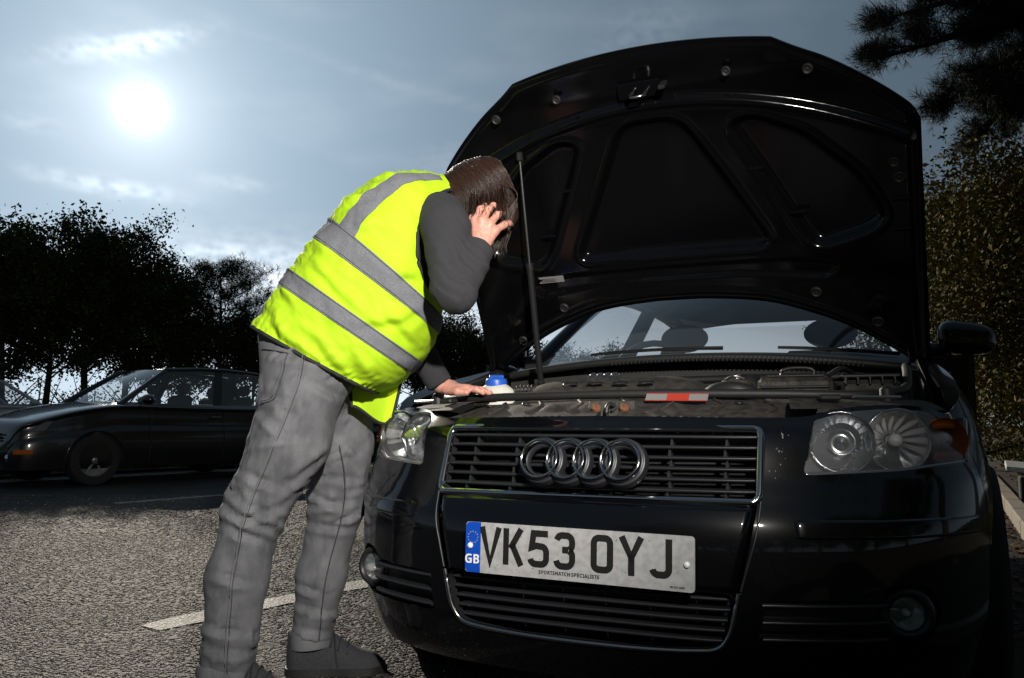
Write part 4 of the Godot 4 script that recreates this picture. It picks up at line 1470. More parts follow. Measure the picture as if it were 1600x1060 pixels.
func grille(gr: PackedVector2Array, lg: PackedVector2Array) -> void:
	var g := Node3D.new()
	g.name = "grille"
	car.add_child(g, true)
	var fr := on_skin(gr, 0.002)
	var prof := []
	for k in 10:
		var a := TAU * k / 10.0
		prof.append(Vector2(cos(a) * 0.0085, sin(a) * 0.0075))
	pt("chrome_frame", MB.new().sweep(fr, prof, Vector3.BACK, true), M.chrome, g)
	for k in 6:
		var y := 0.583 + k * 0.0226
		var hw := lerpf(0.381, 0.398, (y - 0.562) / 0.152) - 0.004
		var p := []
		for j in 33:
			p.append(skin(lerpf(-hw, hw, j / 32.0), y, -0.022))
		pt("slat", MB.new().sweep(p, [Vector2(-0.022, -0.0035), Vector2(0.012, -0.0055), Vector2(0.017, -0.002), Vector2(0.016, 0.003), Vector2(-0.022, 0.0035)], Vector3.UP), M.slat, g)
	var rg := RandomNumberGenerator.new()
	rg.seed = 5
	for row in 7:
		for k in 6:
			var x := -0.318 + k * 0.127 + (0.0 if row % 2 == 0 else 0.004)
			var y := 0.5717 + row * 0.0226
			if y > 0.705:
				continue
			var c := skin(x, y, -0.022)
			pt("rib", MB.new().plate([Vector2(-0.004, -0.0085), Vector2(0.004, -0.0085), Vector2(0.0016, 0.0085), Vector2(-0.0016, 0.0085)], 0.020, mv(c.x, c.y, c.z + 0.006)), M.slat, g)
	# ring emblem on a carrier
	var em := Node3D.new()
	em.name = "ring_emblem"
	car.add_child(em, true)
	em.position = Vector3(0, 0.643, -0.020)
	em.rotation.x = -0.30
	var bp := MB.new()
	for k in 4:
		var cx := -0.0945 + 0.063 * k
		bp.lathe([Vector2(0.056, -0.022), Vector2(0.054, -0.006), Vector2(0.050, -0.003), Vector2(0.034, -0.003), Vector2(0.032, -0.02)], 36, along(Vector3(0, 0, 1), Vector3(cx, 0, 0)))
	pt("carrier", bp, M.slat, em)
	for k in 4:
		var cx := -0.0945 + 0.063 * k
		pt("ring", MB.new().lathe([Vector2(0.0470, -0.006), Vector2(0.0470, 0.006), Vector2(0.0452, 0.0115), Vector2(0.0428, 0.0130), Vector2(0.0398, 0.0100), Vector2(0.0362, 0.000), Vector2(0.0358, -0.006)], 48, along(Vector3(0, 0, 1), Vector3(cx, 0, 0.0004 * k))), M.chrome, em)
	# lower grille
	var l := Node3D.new()
	l.name = "lower_grille"
	car.add_child(l, true)
	for k in 5:
		var y := 0.283 + k * 0.0212
		var hw := lerpf(0.305, 0.335, (y - 0.268) / 0.11) - 0.006
		var p := []
		for j in 25:
			p.append(skin(lerpf(-hw, hw, j / 24.0), y, -0.030))
		pt("slat", MB.new().sweep(p, [Vector2(-0.02, -0.0035), Vector2(0.010, -0.005), Vector2(0.015, -0.001), Vector2(0.012, 0.004), Vector2(-0.02, 0.0035)], Vector3.UP), M.slat, l)
	for k in 6:
		var p := []
		for j in 6:
			p.append(skin(-0.25 + k * 0.1, lerpf(0.262, 0.385, j / 5.0), -0.046))
		pt("upright", MB.new().tube(p, 0.004, 5), M.slat, l)
	var u := smooth_path([Vector2(-0.338, 0.384), Vector2(-0.330, 0.345), Vector2(-0.318, 0.300), Vector2(-0.294, 0.271), Vector2(-0.24, 0.262), Vector2(-0.12, 0.2565), Vector2(0, 0.2555), Vector2(0.12, 0.2565), Vector2(0.24, 0.262), Vector2(0.294, 0.271), Vector2(0.318, 0.300), Vector2(0.330, 0.345), Vector2(0.338, 0.384)], 6)
	var up := []
	for p in u:
		up.append(skin(p.x, p.y, 0.001))
	pt("chrome_trim", MB.new().tube(up, 0.0058, 8), M.dull_chrome, l)

# flat strokes of one plate character: lists of points, drawn as a band of width w
func stroke(b: MB, pts: Array, w: float, xf: Transform3D, at: Vector2) -> void:
	var n := pts.size()
	var l := []
	var r := []
	for k in n:
		var p: Vector2 = pts[k]
		var d0: Vector2 = (p - pts[k - 1]).normalized() if k > 0 else (pts[1] - p).normalized()
		var d1: Vector2 = (pts[k + 1] - p).normalized() if k < n - 1 else d0
		if k == 0:
			d0 = d1
		var m := (d0 + d1).normalized()
		var nrm := Vector2(-m.y, m.x)
		var h := w * 0.5 / maxf(0.5, nrm.dot(Vector2(-d0.y, d0.x)))
		l.append(xf * Vector3(at.x + p.x + nrm.x * h, at.y + p.y + nrm.y * h, 0))
		r.append(xf * Vector3(at.x + p.x - nrm.x * h, at.y + p.y - nrm.y * h, 0))
	b.strip(l, r)

func arc(c: Vector2, r: Vector2, a0: float, a1: float, n := 8) -> Array:
	var o := []
	for k in n + 1:
		var a := deg_to_rad(lerpf(a0, a1, float(k) / n))
		o.append(c + Vector2(cos(a) * r.x, sin(a) * r.y))
	return o

func number_plate() -> void:
	var p := Node3D.new()
	p.name = "number_plate"
	car.add_child(p, true)
	p.position = Vector3(0, 0.444, 0.024)
	p.rotation = Vector3(-0.03, 0, deg_to_rad(-0.42))
	var out := rounded([Vector2(-0.26, -0.0555), Vector2(0.26, -0.0555), Vector2(0.26, 0.0555), Vector2(-0.26, 0.0555)], 0.009, 5)
	pt("plate", MB.new().plate(Array(out), 0.004), M.plate_white, p)
	pt("holder", MB.new().box(Vector3(0.50, 0.10, 0.014), 0.004, mv(0, 0, -0.0115)), M.plastic, p)
	var bl := []
	for q in rounded([Vector2(-0.26, -0.0555), Vector2(-0.2222, -0.0555), Vector2(-0.2222, 0.0555), Vector2(-0.26, 0.0555)], 0.009, 5):
		if q.x > -0.24:
			q.x = -0.2222
			q.y = signf(q.y) * 0.0553
		bl.append(q)
	pt("blue_band", MB.new().plate([Vector2(-0.2597, -0.047), Vector2(-0.2555, -0.0535), Vector2(-0.25, -0.0553), Vector2(-0.2222, -0.0553), Vector2(-0.2222, 0.0553), Vector2(-0.25, 0.0553), Vector2(-0.2555, 0.0535), Vector2(-0.2597, 0.047)], 0.0008, mv(0, 0, 0.0009)), M.plate_blue, p)
	# characters 79 mm tall, 50 wide, 14 mm strokes
	var w := 0.0138
	var H := 0.079
	var h := w * 0.5
	var gl := {
		"V": [[Vector2(0.004, H), Vector2(0.025, 0.002), Vector2(0.046, H)]],
		"K": [[Vector2(h, 0), Vector2(h, H)], [Vector2(0.043, H), Vector2(0.018, 0.036)], [Vector2(0.021, 0.046), Vector2(0.044, 0)]],
		"5": [[Vector2(0.047, H - h), Vector2(0.013, H - h), Vector2(0.009, 0.042), Vector2(0.020, 0.046), Vector2(0.032, 0.045)] + arc(Vector2(0.031, 0.0325), Vector2(0.0125, 0.0125), 70, 0, 4) + arc(Vector2(0.031, 0.0195), Vector2(0.0125, 0.0125), 0, -90, 5) + arc(Vector2(0.018, 0.0195), Vector2(0.012, 0.0125), -90, -170, 5)],
		"3": [arc(Vector2(0.020, H - 0.0205), Vector2(0.013, 0.0135), 165, 90, 5) + arc(Vector2(0.030, H - 0.0205), Vector2(0.0125, 0.0135), 90, 0, 5) + arc(Vector2(0.031, 0.052), Vector2(0.0115, 0.010), 0, -70, 4), [Vector2(0.020, 0.0415), Vector2(0.034, 0.0415)], arc(Vector2(0.031, 0.0305), Vector2(0.012, 0.010), 70, 0, 4) + arc(Vector2(0.030, 0.0205), Vector2(0.0130, 0.0135), 0, -90, 5) + arc(Vector2(0.019, 0.0205), Vector2(0.013, 0.0135), -90, -170, 5)],
		"O": [arc(Vector2(0.018, H - 0.018), Vector2(0.011, 0.011), 180, 90, 5) + arc(Vector2(0.032, H - 0.018), Vector2(0.011, 0.011), 90, 0, 5) + arc(Vector2(0.032, 0.018), Vector2(0.011, 0.011), 0, -90, 5) + arc(Vector2(0.018, 0.018), Vector2(0.011, 0.011), -90, -180, 5) + [Vector2(0.007, H - 0.018), Vector2(0.0071, H - 0.0175)]],
		"Y": [[Vector2(0.004, H), Vector2(0.025, 0.036), Vector2(0.046, H)], [Vector2(0.025, 0.044), Vector2(0.025, 0)]],
		"J": [[Vector2(0.041, H), Vector2(0.041, 0.020)] + arc(Vector2(0.029, 0.019), Vector2(0.012, 0.012), 0, -90, 5) + arc(Vector2(0.019, 0.019), Vector2(0.012, 0.012), -90, -170, 5)],
	}
	var xs := [0.0375, 0.0945, 0.1545, 0.2150, 0.2995, 0.3635, 0.4265]
	var tx := "VK53OYJ"
	for k in 7:
		var b := MB.new()
		for s in gl[tx[k]]:
			stroke(b, s, w, mv(0, 0, 0.0012), Vector2(-0.26 + xs[k], -0.0325))
		pt("character", b, M.plate_black, p)
	var f := SystemFont.new()
	f.font_names = PackedStringArray(["Droid Sans"])
	f.font_weight = 700
	text("dealer_name", "SPORTSHATCH SPECIALISTS", f, 0.0080, Vector3(-0.010, -0.0415, 0.0012), M.plate_black, p)
	text("maker_mark", "BS AU 145D", f, 0.0042, Vector3(0.225, -0.0475, 0.0012), M.plate_black, p)
	text("country_code", "GB", f, 0.021, Vector3(-0.2415, -0.026, 0.0022), M.white_cap, p)
	for k in 12:
		var a := TAU * k / 12.0
		var st := []
		for j in 10:
			var r := 0.0019 if j % 2 == 0 else 0.0008
			st.append(Vector2(cos(TAU * j / 10.0 + PI / 2) * r, sin(TAU * j / 10.0 + PI / 2) * r))
		pt("star", MB.new().plate(st, 0.0002, mv(-0.2415 + cos(a) * 0.0125, 0.022 + sin(a) * 0.0125, 0.0014)), M.star_yellow, p)
	for e in [Vector3(-0.2475, 0.003, 0), Vector3(0.2445, -0.001, 0)]:
		pt("screw_cap", MB.new().lathe([Vector2(0.0066, 0.0), Vector2(0.0064, 0.003), Vector2(0.0045, 0.0052), Vector2(0.0, 0.006)], 18, along(Vector3.BACK, e + Vector3(0, 0, 0.001))), M.white_cap, p)
	# flies and stone marks on the plate
	var rg := RandomNumberGenerator.new()
	rg.seed = 8
	var sp := MB.new()
	for k in 34:
		var c := Vector2(rg.randf_range(-0.215, 0.25), rg.randf_range(-0.05, 0.05))
		var r := rg.randf_range(0.0004, 0.0013)
		var q := []
		for j in 6:
			q.append(c + Vector2(cos(j * TAU / 6), sin(j * TAU / 6)) * r * rg.randf_range(0.6, 1.2))
		sp.plate(q, 0.0001, mv(0, 0, 0.0016))
	pt("splash_marks", sp, M.rubber, p)

func text(called: String, t: String, f: Font, size: float, at: Vector3, m: Material, parent: Node) -> void:
	var tm := TextMesh.new()
	tm.text = t
	tm.font = f
	tm.font_size = 32
	tm.pixel_size = size / 24.0
	tm.depth = size * 0.02
	tm.curve_step = 1.0
	part(called, tm, m, parent, Transform3D(Basis.IDENTITY, at))

# ------------------------------------------------------------------ bonnet, propped open: x across, w from the hinges to the nose, n out of the outer skin
const HU := Vector3(0, 0.78135722, 0.62408404)
const HN := Vector3(0, 0.62408404, -0.78135722)
const HO := Vector3(0, 0.97, -1.10)

func bon(x: float, w: float, n: float) -> Vector3:
	var crown := knots([-0.06, 0.0, 0.2, 0.5, 0.74, 0.9, 1.0, 1.05], [-0.01, 0.0, 0.034, 0.070, 0.072, 0.040, 0.0, -0.025], w)
	return HO + Vector3(x, 0, 0) + HU * w + HN * (crown - 0.035 * pow(x / 0.72, 2.0) + n)

func bon_front(x: float) -> float:
	var a := absf(x)
	if a < 0.381:
		return 1.0 + 0.042 * (1.0 - pow(a / 0.381, 2.0))
	return knots([0.381, 0.43, 0.522, 0.611, 0.69, 0.722, 0.74], [1.0, 0.966, 0.909, 0.842, 0.772, 0.735, 0.69], a)

func bon_rear(x: float) -> float:
	return knots([0.0, 0.1, 0.28, 0.42, 0.53, 0.62, 0.70, 0.74], [0.192, 0.190, 0.170, 0.125, 0.075, 0.018, -0.035, -0.045], absf(x))

func bonnet() -> void:
	var b := Node3D.new()
	b.name = "bonnet"
	car.add_child(b, true)
	var W := 0.735
	var pos := func(u: float, v: float, n: float): 
		var x := (u - 0.5) * 2.0 * W
		var w := lerpf(bon_rear(x), bon_front(x), v)
		return bon(x * (1.0 + 0.02 * (0.4 - w)), w, n)
	var outer := MB.new().grid(120, 60, func(u: float, v: float): return pos.call(u, v, 0.004))
	pt("outer_skin", outer, M.paint, b)
	# inner panel: pressed frame with three sunken fields
	var mid := rounded([Vector2(-0.088, 0.808), Vector2(0.088, 0.808), Vector2(0.318, 0.372), Vector2(-0.318, 0.372)], 0.055, 6)
	var rt := rounded([Vector2(0.235, 0.765), Vector2(0.30, 0.782), Vector2(0.43, 0.715), Vector2(0.57, 0.575), Vector2(0.635, 0.445), Vector2(0.595, 0.405), Vector2(0.455, 0.362), Vector2(0.415, 0.40)], 0.035, 5)
	var lt := flip(rt)
	var lower := rounded([Vector2(-0.36, 0.322), Vector2(0.36, 0.322), Vector2(0.50, 0.30), Vector2(0.47, 0.262), Vector2(0.2, 0.285), Vector2(-0.2, 0.285), Vector2(-0.47, 0.262), Vector2(-0.50, 0.30)], 0.02, 3)
	var dent := [[Vector2(0.60, 0.16), 0.030], [Vector2(-0.60, 0.16), 0.030]]
	var inner := MB.new().grid(210, 130, func(u: float, v: float):
		var x: float = (u - 0.5) * 2.0 * W
		var w: float = lerpf(bon_rear(x), bon_front(x), v)
		var q := Vector2(x, w)
		var depth := 0.034
		for pl in [mid, rt, lt]:
			if (pl == rt and x < 0.15) or (pl == lt and x > -0.15) or (pl == mid and absf(x) > 0.4):
				continue
			var d := poly_dist(q, pl)
			depth -= 0.024 * (1.0 - smoothstep(-0.014, 0.010, d))
			depth += 0.005 * exp(-pow((d - 0.016) / 0.007, 2.0))
		depth -= 0.010 * (1.0 - smoothstep(-0.006, 0.008, poly_dist(q, lower)))
		# nose band beyond the front rib
		var wb := 0.873 - 0.40 * x * x
		depth -= 0.016 * smoothstep(wb - 0.006, wb + 0.014, w)
		depth += 0.007 * exp(-pow((w - wb + 0.014) / 0.010, 2.0))
		# rear flange
		var re := w - bon_rear(x)
		depth += 0.006 * exp(-pow((re - 0.045) / 0.010, 2.0))
		for e in dent:
			depth += 0.012 * exp(-pow(q.distance_to(e[0]) / e[1], 2.0))
		# hem round the outside
		var ed := minf(minf(u, 1.0 - u) * 2.0 * W, minf(re, bon_front(x) - w))
		depth = lerpf(0.003, depth, smoothstep(0.004, 0.034, ed))
		return bon(x * (1.0 + 0.02 * (0.4 - w)), w, -depth), true)
	pt("inner_panel", inner, M.bonnet_inner, b)
	# rim closing outer skin and inner panel
	var o1 := []
	var o2 := []
	for k in 121:
		o1.append(pos.call(k / 120.0, 1.0, 0.004))
		o2.append(pos.call(k / 120.0, 1.0, -0.003))
	for k in range(1, 61):
		o1.append(pos.call(1.0, 1.0 - k / 60.0, 0.004))
		o2.append(pos.call(1.0, 1.0 - k / 60.0, -0.003))
	for k in range(1, 121):
		o1.append(pos.call(1.0 - k / 120.0, 0.0, 0.004))
		o2.append(pos.call(1.0 - k / 120.0, 0.0, -0.003))
	for k in range(1, 60):
		o1.append(pos.call(0.0, k / 60.0, 0.004))
		o2.append(pos.call(0.0, k / 60.0, -0.003))
	pt("hem", MB.new().strip(o1, o2, true), M.paint, b)
	var face_in := func(x: float, w: float, n: float): return along(-HN, bon(x, w, n))
	# rubber plugs and buffers
	for e in [[-0.575, 0.10, 0.015], [-0.40, 0.21, 0.014], [0.43, 0.215, 0.014], [0.60, 0.115, 0.015], [0.66, 0.60, 0.012], [0.672, 0.555, 0.014], [-0.66, 0.60, 0.012], [0.46, 0.90, 0.012], [-0.46, 0.90, 0.012], [-0.25, 0.93, 0.011], [0.25, 0.93, 0.011]]:
		pt("rubber_plug", MB.new().lathe([Vector2(e[2] * 1.25, -0.004), Vector2(e[2] * 1.15, 0.004), Vector2(e[2] * 0.85, 0.005), Vector2(e[2] * 0.75, 0.001), Vector2(e[2] * 0.35, 0.0015), Vector2(0.0, 0.003)], 20, face_in.call(e[0], e[1], -0.037)), M.rubber, b)
	# slots pressed into the ribs
	for e in [[0.29, 0.62, 0.6], [0.40, 0.47, 0.6], [-0.29, 0.62, -0.6], [-0.40, 0.47, -0.6], [0.675, 0.49, 0.0], [0.675, 0.40, 0.0]]:
		pt("pressed_lug", MB.new().box(Vector3(0.050, 0.006, 0.012), 0.0028, face_in.call(e[0], e[1], -0.036)), M.bonnet_inner, b)
	# latch striker
	var l := pt("latch_striker", MB.new().box(Vector3(0.13, 0.016, 0.05), 0.004, face_in.call(0.0, 0.915, -0.030)), M.bonnet_inner, b)
	pt("striker_loop", MB.new().tube(smooth_path([bon(-0.02, 0.91, -0.03), bon(-0.02, 0.91, -0.075), bon(0.0, 0.91, -0.085), bon(0.02, 0.91, -0.075), bon(0.02, 0.91, -0.03)], 4), 0.005, 8), M.steel, l)
	pt("release_lever", MB.new().box(Vector3(0.02, 0.05, 0.012), 0.003, face_in.call(0.075, 0.925, -0.055)), M.plastic, l)
	# washer jets' hose and label
	pt("sticker", MB.new().plate([Vector2(-0.046, -0.012), Vector2(0.046, -0.012), Vector2(0.046, 0.012), Vector2(-0.046, 0.012)], 0.0006, Transform3D(Basis(Vector3.RIGHT, HU, -HN), bon(-0.425, 0.318, -0.036)).rotated_local(Vector3.BACK, 0.02)), M.sticker, b)
	for k in 4:
		pt("sticker_line", MB.new().plate([Vector2(-0.038, -0.001), Vector2(0.022 - 0.008 * (k % 2), -0.001), Vector2(0.022 - 0.008 * (k % 2), 0.001), Vector2(-0.038, 0.001)], 0.0002, Transform3D(Basis(Vector3.RIGHT, HU, -HN), bon(-0.425, 0.325 - k * 0.0045, -0.0368))), M.rubber, b)
	# hinges
	for sgn in [-1.0, 1.0]:
		pt("hinge", MB.new().tube([bon(0.685 * sgn, 0.13, -0.035), bon(0.69 * sgn, 0.02, -0.045), Vector3(0.69 * sgn, 0.93, -1.16), Vector3(0.68 * sgn, 0.90, -1.22)], 0.013, 6), M.paint, b)
	# gas strut
	var a := bon(-0.425, 0.765, -0.045)
	var c := Vector3(-0.475, 0.86, -0.93)
	var j := a.lerp(c, 0.46)
	var st := Node3D.new()
	st.name = "gas_strut"
	car.add_child(st, true)
	pt("rod", MB.new().tube([a, j], 0.0042, 10), M.steel, st)
	pt("cylinder", MB.new().tube([j, c], 0.0105, 14), M.plastic, st)
	pt("end_cap", MB.new().tube([j.lerp(a, 0.02), j.lerp(c, 0.03)], 0.0118, 14), M.rubber, st)
	pt("ball_socket", MB.new().box(Vector3(0.02, 0.03, 0.02), 0.005, along(a - c, a)), M.plastic, st)
	pt("ball_socket", MB.new().box(Vector3(0.024, 0.034, 0.024), 0.005, along(a - c, c)), M.plastic, st)

# ------------------------------------------------------------------ engine bay
func engine_bay() -> void:
	var e := Node3D.new()
	e.name = "engine_bay"
	car.add_child(e, true)
	# lock carrier cover between grille and seal, with air slots
	var zof := func(t: float): return lerpf(-0.125, -0.415, t)
	var yof := func(x: float, t: float): return knots([0.0, 0.12, 0.3, 0.55, 0.8, 1.0], [0.722, 0.731, 0.742, 0.767, 0.783, 0.790], t) - 0.06 * x * x
	var slots := []
	for k in 6:
		for sgn in [-1.0, 1.0]:
			var c: float = sgn * (0.135 + k * 0.040)
			slots.append(PackedVector2Array([Vector2(c - 0.0155 - 0.003, 0.17), Vector2(c + 0.0155 - 0.003, 0.17), Vector2(c + 0.0155 + 0.003 * sgn, 0.33), Vector2(c - 0.0155 + 0.003 * sgn, 0.33)]))
	slots.append(rounded([Vector2(-0.030, 0.28), Vector2(0.022, 0.28), Vector2(0.022, 0.72), Vector2(-0.030, 0.72)], 0.01, 3))
	var cover_at := func(x: float, t: float): return Vector3(x, yof.call(x, t) + (0.006 * sin(x * 60.0) * smoothstep(0.4, 0.5, t) * smoothstep(0.75, 0.6, t) * (1.0 if absf(x) < 0.2 else 0.2)), zof.call(t) - 0.30 * x * x)
	var cv := sheet(-0.47, 0.47, func(s: float): return 0.0, func(s: float): return 1.0, 190, 30, slots, cover_at)
	var cov := pt("lock_carrier_cover", cv, M.dusty_plastic, e)
	var under := MB.new().grid(30, 6, func(u: float, v: float): return cover_at.call(lerpf(-0.47, 0.47, u), v) - Vector3(0, 0.045, 0))
	pt("cover_underside", under, M.undertray, cov)
	var rm := MB.new()
	for s in slots:
		var p := []
		var q := []
		for c in s:
			p.append(cover_at.call(c.x, c.y))
			q.append(cover_at.call(c.x, c.y) - Vector3(0, 0.03, 0))
		rm.strip(p, q, true)
	pt("slot_walls", rm, M.plastic, cov)
	# ribs and clips on the cover
	for k in 7:
		var x := -0.36 + k * 0.12
		var p := []
		for j in 7:
			p.append(cover_at.call(x + 0.02 * sin(j * 0.8), lerpf(0.42, 0.95, j / 6.0)) + Vector3(0, 0.002, 0))
		pt("moulded_rib", MB.new().tube(p, 0.004, 5), M.dusty_plastic, cov)
	for x in [-0.40, -0.28, 0.29, 0.41]:
		pt("clip", MB.new().lathe([Vector2(0.011, 0.0), Vector2(0.010, 0.005), Vector2(0.004, 0.006), Vector2(0.0, 0.004)], 14, mv(x, cover_at.call(x, 0.72).y + 0.001, cover_at.call(x, 0.72).z)), M.plastic, cov)
	# latch with two rusty bolts
	for x in [-0.042, 0.030]:
		pt("rusty_bolt", MB.new().lathe([Vector2(0.0125, 0.0), Vector2(0.0125, 0.004), Vector2(0.009, 0.005), Vector2(0.009, 0.010), Vector2(0.004, 0.011), Vector2(0.003, 0.006), Vector2(0.0, 0.006)], 12, along(Vector3(0, 0.35, 1), Vector3(x, 0.762, -0.255))), M.rust, e)
	pt("lock_plate", MB.new().box(Vector3(0.12, 0.05, 0.006), 0.002, Transform3D(Basis.from_euler(Vector3(-0.35, 0, 0)), Vector3(-0.006, 0.757, -0.262))), M.dusty_plastic, e)
	pt("catch_hook", MB.new().tube(smooth_path([Vector3(-0.006, 0.735, -0.238), Vector3(-0.009, 0.757, -0.236), Vector3(-0.004, 0.772, -0.245), Vector3(0.006, 0.768, -0.255)], 5), 0.006, 8), M.plastic, e)
	# warning label
	var lb := Node3D.new()
	lb.name = "warning_label"
	e.add_child(lb, true)
	var la: Vector3 = cover_at.call(0.145, 0.72) + Vector3(0, 0.012, 0.02)
	lb.position = la
	lb.rotation = Vector3(-0.75, 0, -0.02)
	pt("label_base", MB.new().box(Vector3(0.156, 0.024, 0.002), 0.0005), M.sticker, lb)
	pt("red_field", MB.new().box(Vector3(0.056, 0.0236, 0.0012), 0.0002, mv(0.004, 0, 0.001)), M.red_paint, lb)
	pt("red_edge", MB.new().box(Vector3(0.156, 0.0026, 0.0012), 0.0002, mv(0, 0.0118, 0.001)), M.red_paint, lb)
	pt("red_edge", MB.new().box(Vector3(0.156, 0.0026, 0.0012), 0.0002, mv(0, -0.0118, 0.001)), M.red_paint, lb)
	# rubber seal round the bay
	var sl := smooth_path([Vector3(-0.67, 0.90, -1.02), Vector3(-0.67, 0.855, -0.80), Vector3(-0.655, 0.812, -0.60), Vector3(-0.56, 0.797, -0.485), Vector3(-0.36, 0.800, -0.445), Vector3(-0.12, 0.803, -0.43), Vector3(0.12, 0.803, -0.43), Vector3(0.36, 0.800, -0.445), Vector3(0.56, 0.797, -0.485), Vector3(0.655, 0.812, -0.60), Vector3(0.67, 0.855, -0.80), Vector3(0.67, 0.90, -1.02)], 8)
	pt("bonnet_seal", MB.new().tube(sl, 0.012, 8), M.rubber, e)
	# headlamp top shelves and inner wings
	for sgn in [-1.0, 1.0]:
		var sh := MB.new().grid(16, 8, func(u: float, v: float):
			var s := lerpf(0.49, 1.02, u)
			var q := skin(s * sgn, 0.758, -0.012)
			var inner := Vector3(lerpf(0.40, 0.66, u) * sgn, 0.785, lerpf(-0.43, -0.66, u))
			return q.lerp(inner, v) + Vector3(0, 0.012 * sin(PI * v), 0))
		pt("headlamp_shelf", sh, M.dusty_plastic, e)
		pt("shelf_bracket", MB.new().box(Vector3(0.12, 0.008, 0.012), 0.003, Transform3D(Basis(Vector3.UP, sgn * 0.55), Vector3(0.60 * sgn, 0.787, -0.36))), M.steel, e)
		pt("shelf_bracket", MB.new().box(Vector3(0.05, 0.014, 0.03), 0.004, Transform3D(Basis(Vector3.UP, sgn * 0.4), Vector3(0.50 * sgn, 0.786, -0.32))), M.plastic, e)
		pt("bonnet_buffer", MB.new().lathe([Vector2(0.017, -0.02), Vector2(0.016, 0.014), Vector2(0.010, 0.020), Vector2(0.0, 0.021)], 14, mv(0.62 * sgn, 0.795, -0.47)), M.rubber, e)
		# the inner wing, a slightly bent wall behind the seal
		pt("inner_wing", MB.new().grid(12, 6, func(u: float, v: float): return Vector3((0.695 + 0.03 * (1.0 - u)) * sgn, lerpf(0.50, lerpf(0.79, 0.955, u), v), lerpf(-0.55, -1.16, u))), M.plastic, e)
	# bay floor and bulkhead
	pt("bay_floor", MB.new().box(Vector3(1.40, 0.02, 0.80), 0.0, mv(0, 0.48, -0.80)), M.undertray, e)
	pt("bulkhead", MB.new().box(Vector3(1.36, 0.42, 0.03), 0.0, mv(0, 0.70, -1.14)), M.undertray, e)
	# engine cover: a low dome
	var ec := MB.new().grid(48, 28, func(u: float, v: float):
		var x := lerpf(-0.43, 0.20, u)
		var z := lerpf(-0.50, -0.95, v)
		var ex := 1.0 - pow(absf(u - 0.5) * 2.0, 4.0)
		var ez := 1.0 - pow(absf(v - 0.55) / 0.55, 3.0)
		return Vector3(x, 0.745 + 0.122 * pow(clampf(ex, 0, 1), 0.5) * pow(clampf(ez, 0, 1), 0.6) + 0.003 * sin(x * 30.0), z))
	var ecp := pt("engine_cover", ec, M.dusty_plastic, e)
	for k in 4:
		pt("oval_recess", MB.new().lathe([Vector2(0.022, 0.0), Vector2(0.019, 0.006), Vector2(0.017, 0.0)], 18, Transform3D(Basis.from_scale(Vector3(1.1, 1, 0.6)), Vector3(-0.22 + k * 0.075, 0.838, -0.545))), M.plastic, ecp)
	var em := Node3D.new()
	em.name = "cover_emblem"
	ecp.add_child(em, true)
	em.position = Vector3(-0.143, 0.862, -0.62)
	em.rotation.x = -PI / 2 + 1.1
	for k in 4:
		pt("ring", MB.new().lathe([Vector2(0.0165, -0.002), Vector2(0.0165, 0.002), Vector2(0.014, 0.003), Vector2(0.0125, 0.0), Vector2(0.0125, -0.002)], 24, along(Vector3.BACK, Vector3(-0.033 + k * 0.022, 0, 0.0002 * k))), M.chrome, em)
	# washer bottle with a blue cap
	var wb := Node3D.new()
	wb.name = "washer_bottle"
	e.add_child(wb, true)
	wb.position = Vector3(-0.487, 0.70, -0.60)
	pt("bottle", MB.new().lathe([Vector2(0.075, 0.0), Vector2(0.078, 0.09), Vector2(0.070, 0.122), Vector2(0.045, 0.140), Vector2(0.034, 0.146)], 28, Transform3D(Basis.from_scale(Vector3(0.92, 1, 0.7)), Vector3.ZERO)), M.tank, wb)
	pt("cap", MB.new().lathe([Vector2(0.033, 0.138), Vector2(0.034, 0.156), Vector2(0.030, 0.163), Vector2(0.012, 0.166), Vector2(0.0, 0.166)], 28), M.blue_cap, wb)
	pt("cap_grip", MB.new().box(Vector3(0.05, 0.012, 0.010), 0.003, mv(0, 0.168, 0)), M.blue_cap, wb)
	pt("hose", MB.new().tube(smooth_path([Vector3(0.06, 0.125, 0.0), Vector3(0.10, 0.128, -0.02), Vector3(0.14, 0.12, -0.06), Vector3(0.16, 0.07, -0.1)], 5), 0.014, 8), M.rubber, e, mv(-0.487, 0.70, -0.60))
	for k in 5:
		pt("hose_ridge", MB.new().lathe([Vector2(0.014, -0.003), Vector2(0.018, 0.0), Vector2(0.014, 0.003)], 12, along(Vector3(1, 0, -0.3), Vector3(-0.487 + 0.072 + k * 0.011, 0.826, -0.60 - k * 0.003))), M.rubber, e)
	# air filter box with ribs, battery cover, relay boxes and hoses
	var bx := Node3D.new()
	bx.name = "air_box"
	e.add_child(bx, true)
	pt("box", MB.new().box(Vector3(0.20, 0.20, 0.22), 0.012, mv(0.385, 0.755, -0.80)), M.dusty_plastic, bx)
	for k in 5:
		pt("rib", MB.new().box(Vector3(0.185 - k * 0.008, 0.007, 0.016), 0.002, mv(0.385, 0.828 + k * 0.0085, -0.690 - k * 0.014)), M.plastic, bx)
	pt("handle", MB.new().tube(smooth_path([Vector3(0.34, 0.855, -0.80), Vector3(0.345, 0.882, -0.80), Vector3(0.385, 0.888, -0.80), Vector3(0.425, 0.882, -0.80), Vector3(0.43, 0.855, -0.80)], 5), 0.006, 6), M.plastic, bx)
	var bt := Node3D.new()
	bt.name = "battery_box"
	e.add_child(bt, true)
	pt("box", MB.new().box(Vector3(0.15, 0.18, 0.26), 0.012, mv(0.58, 0.755, -0.82)), M.dusty_plastic, bt)
	for k in 5:
		pt("rib", MB.new().box(Vector3(0.006, 0.022, 0.03), 0.002, mv(0.52 + k * 0.030, 0.842, -0.692)), M.plastic, bt)
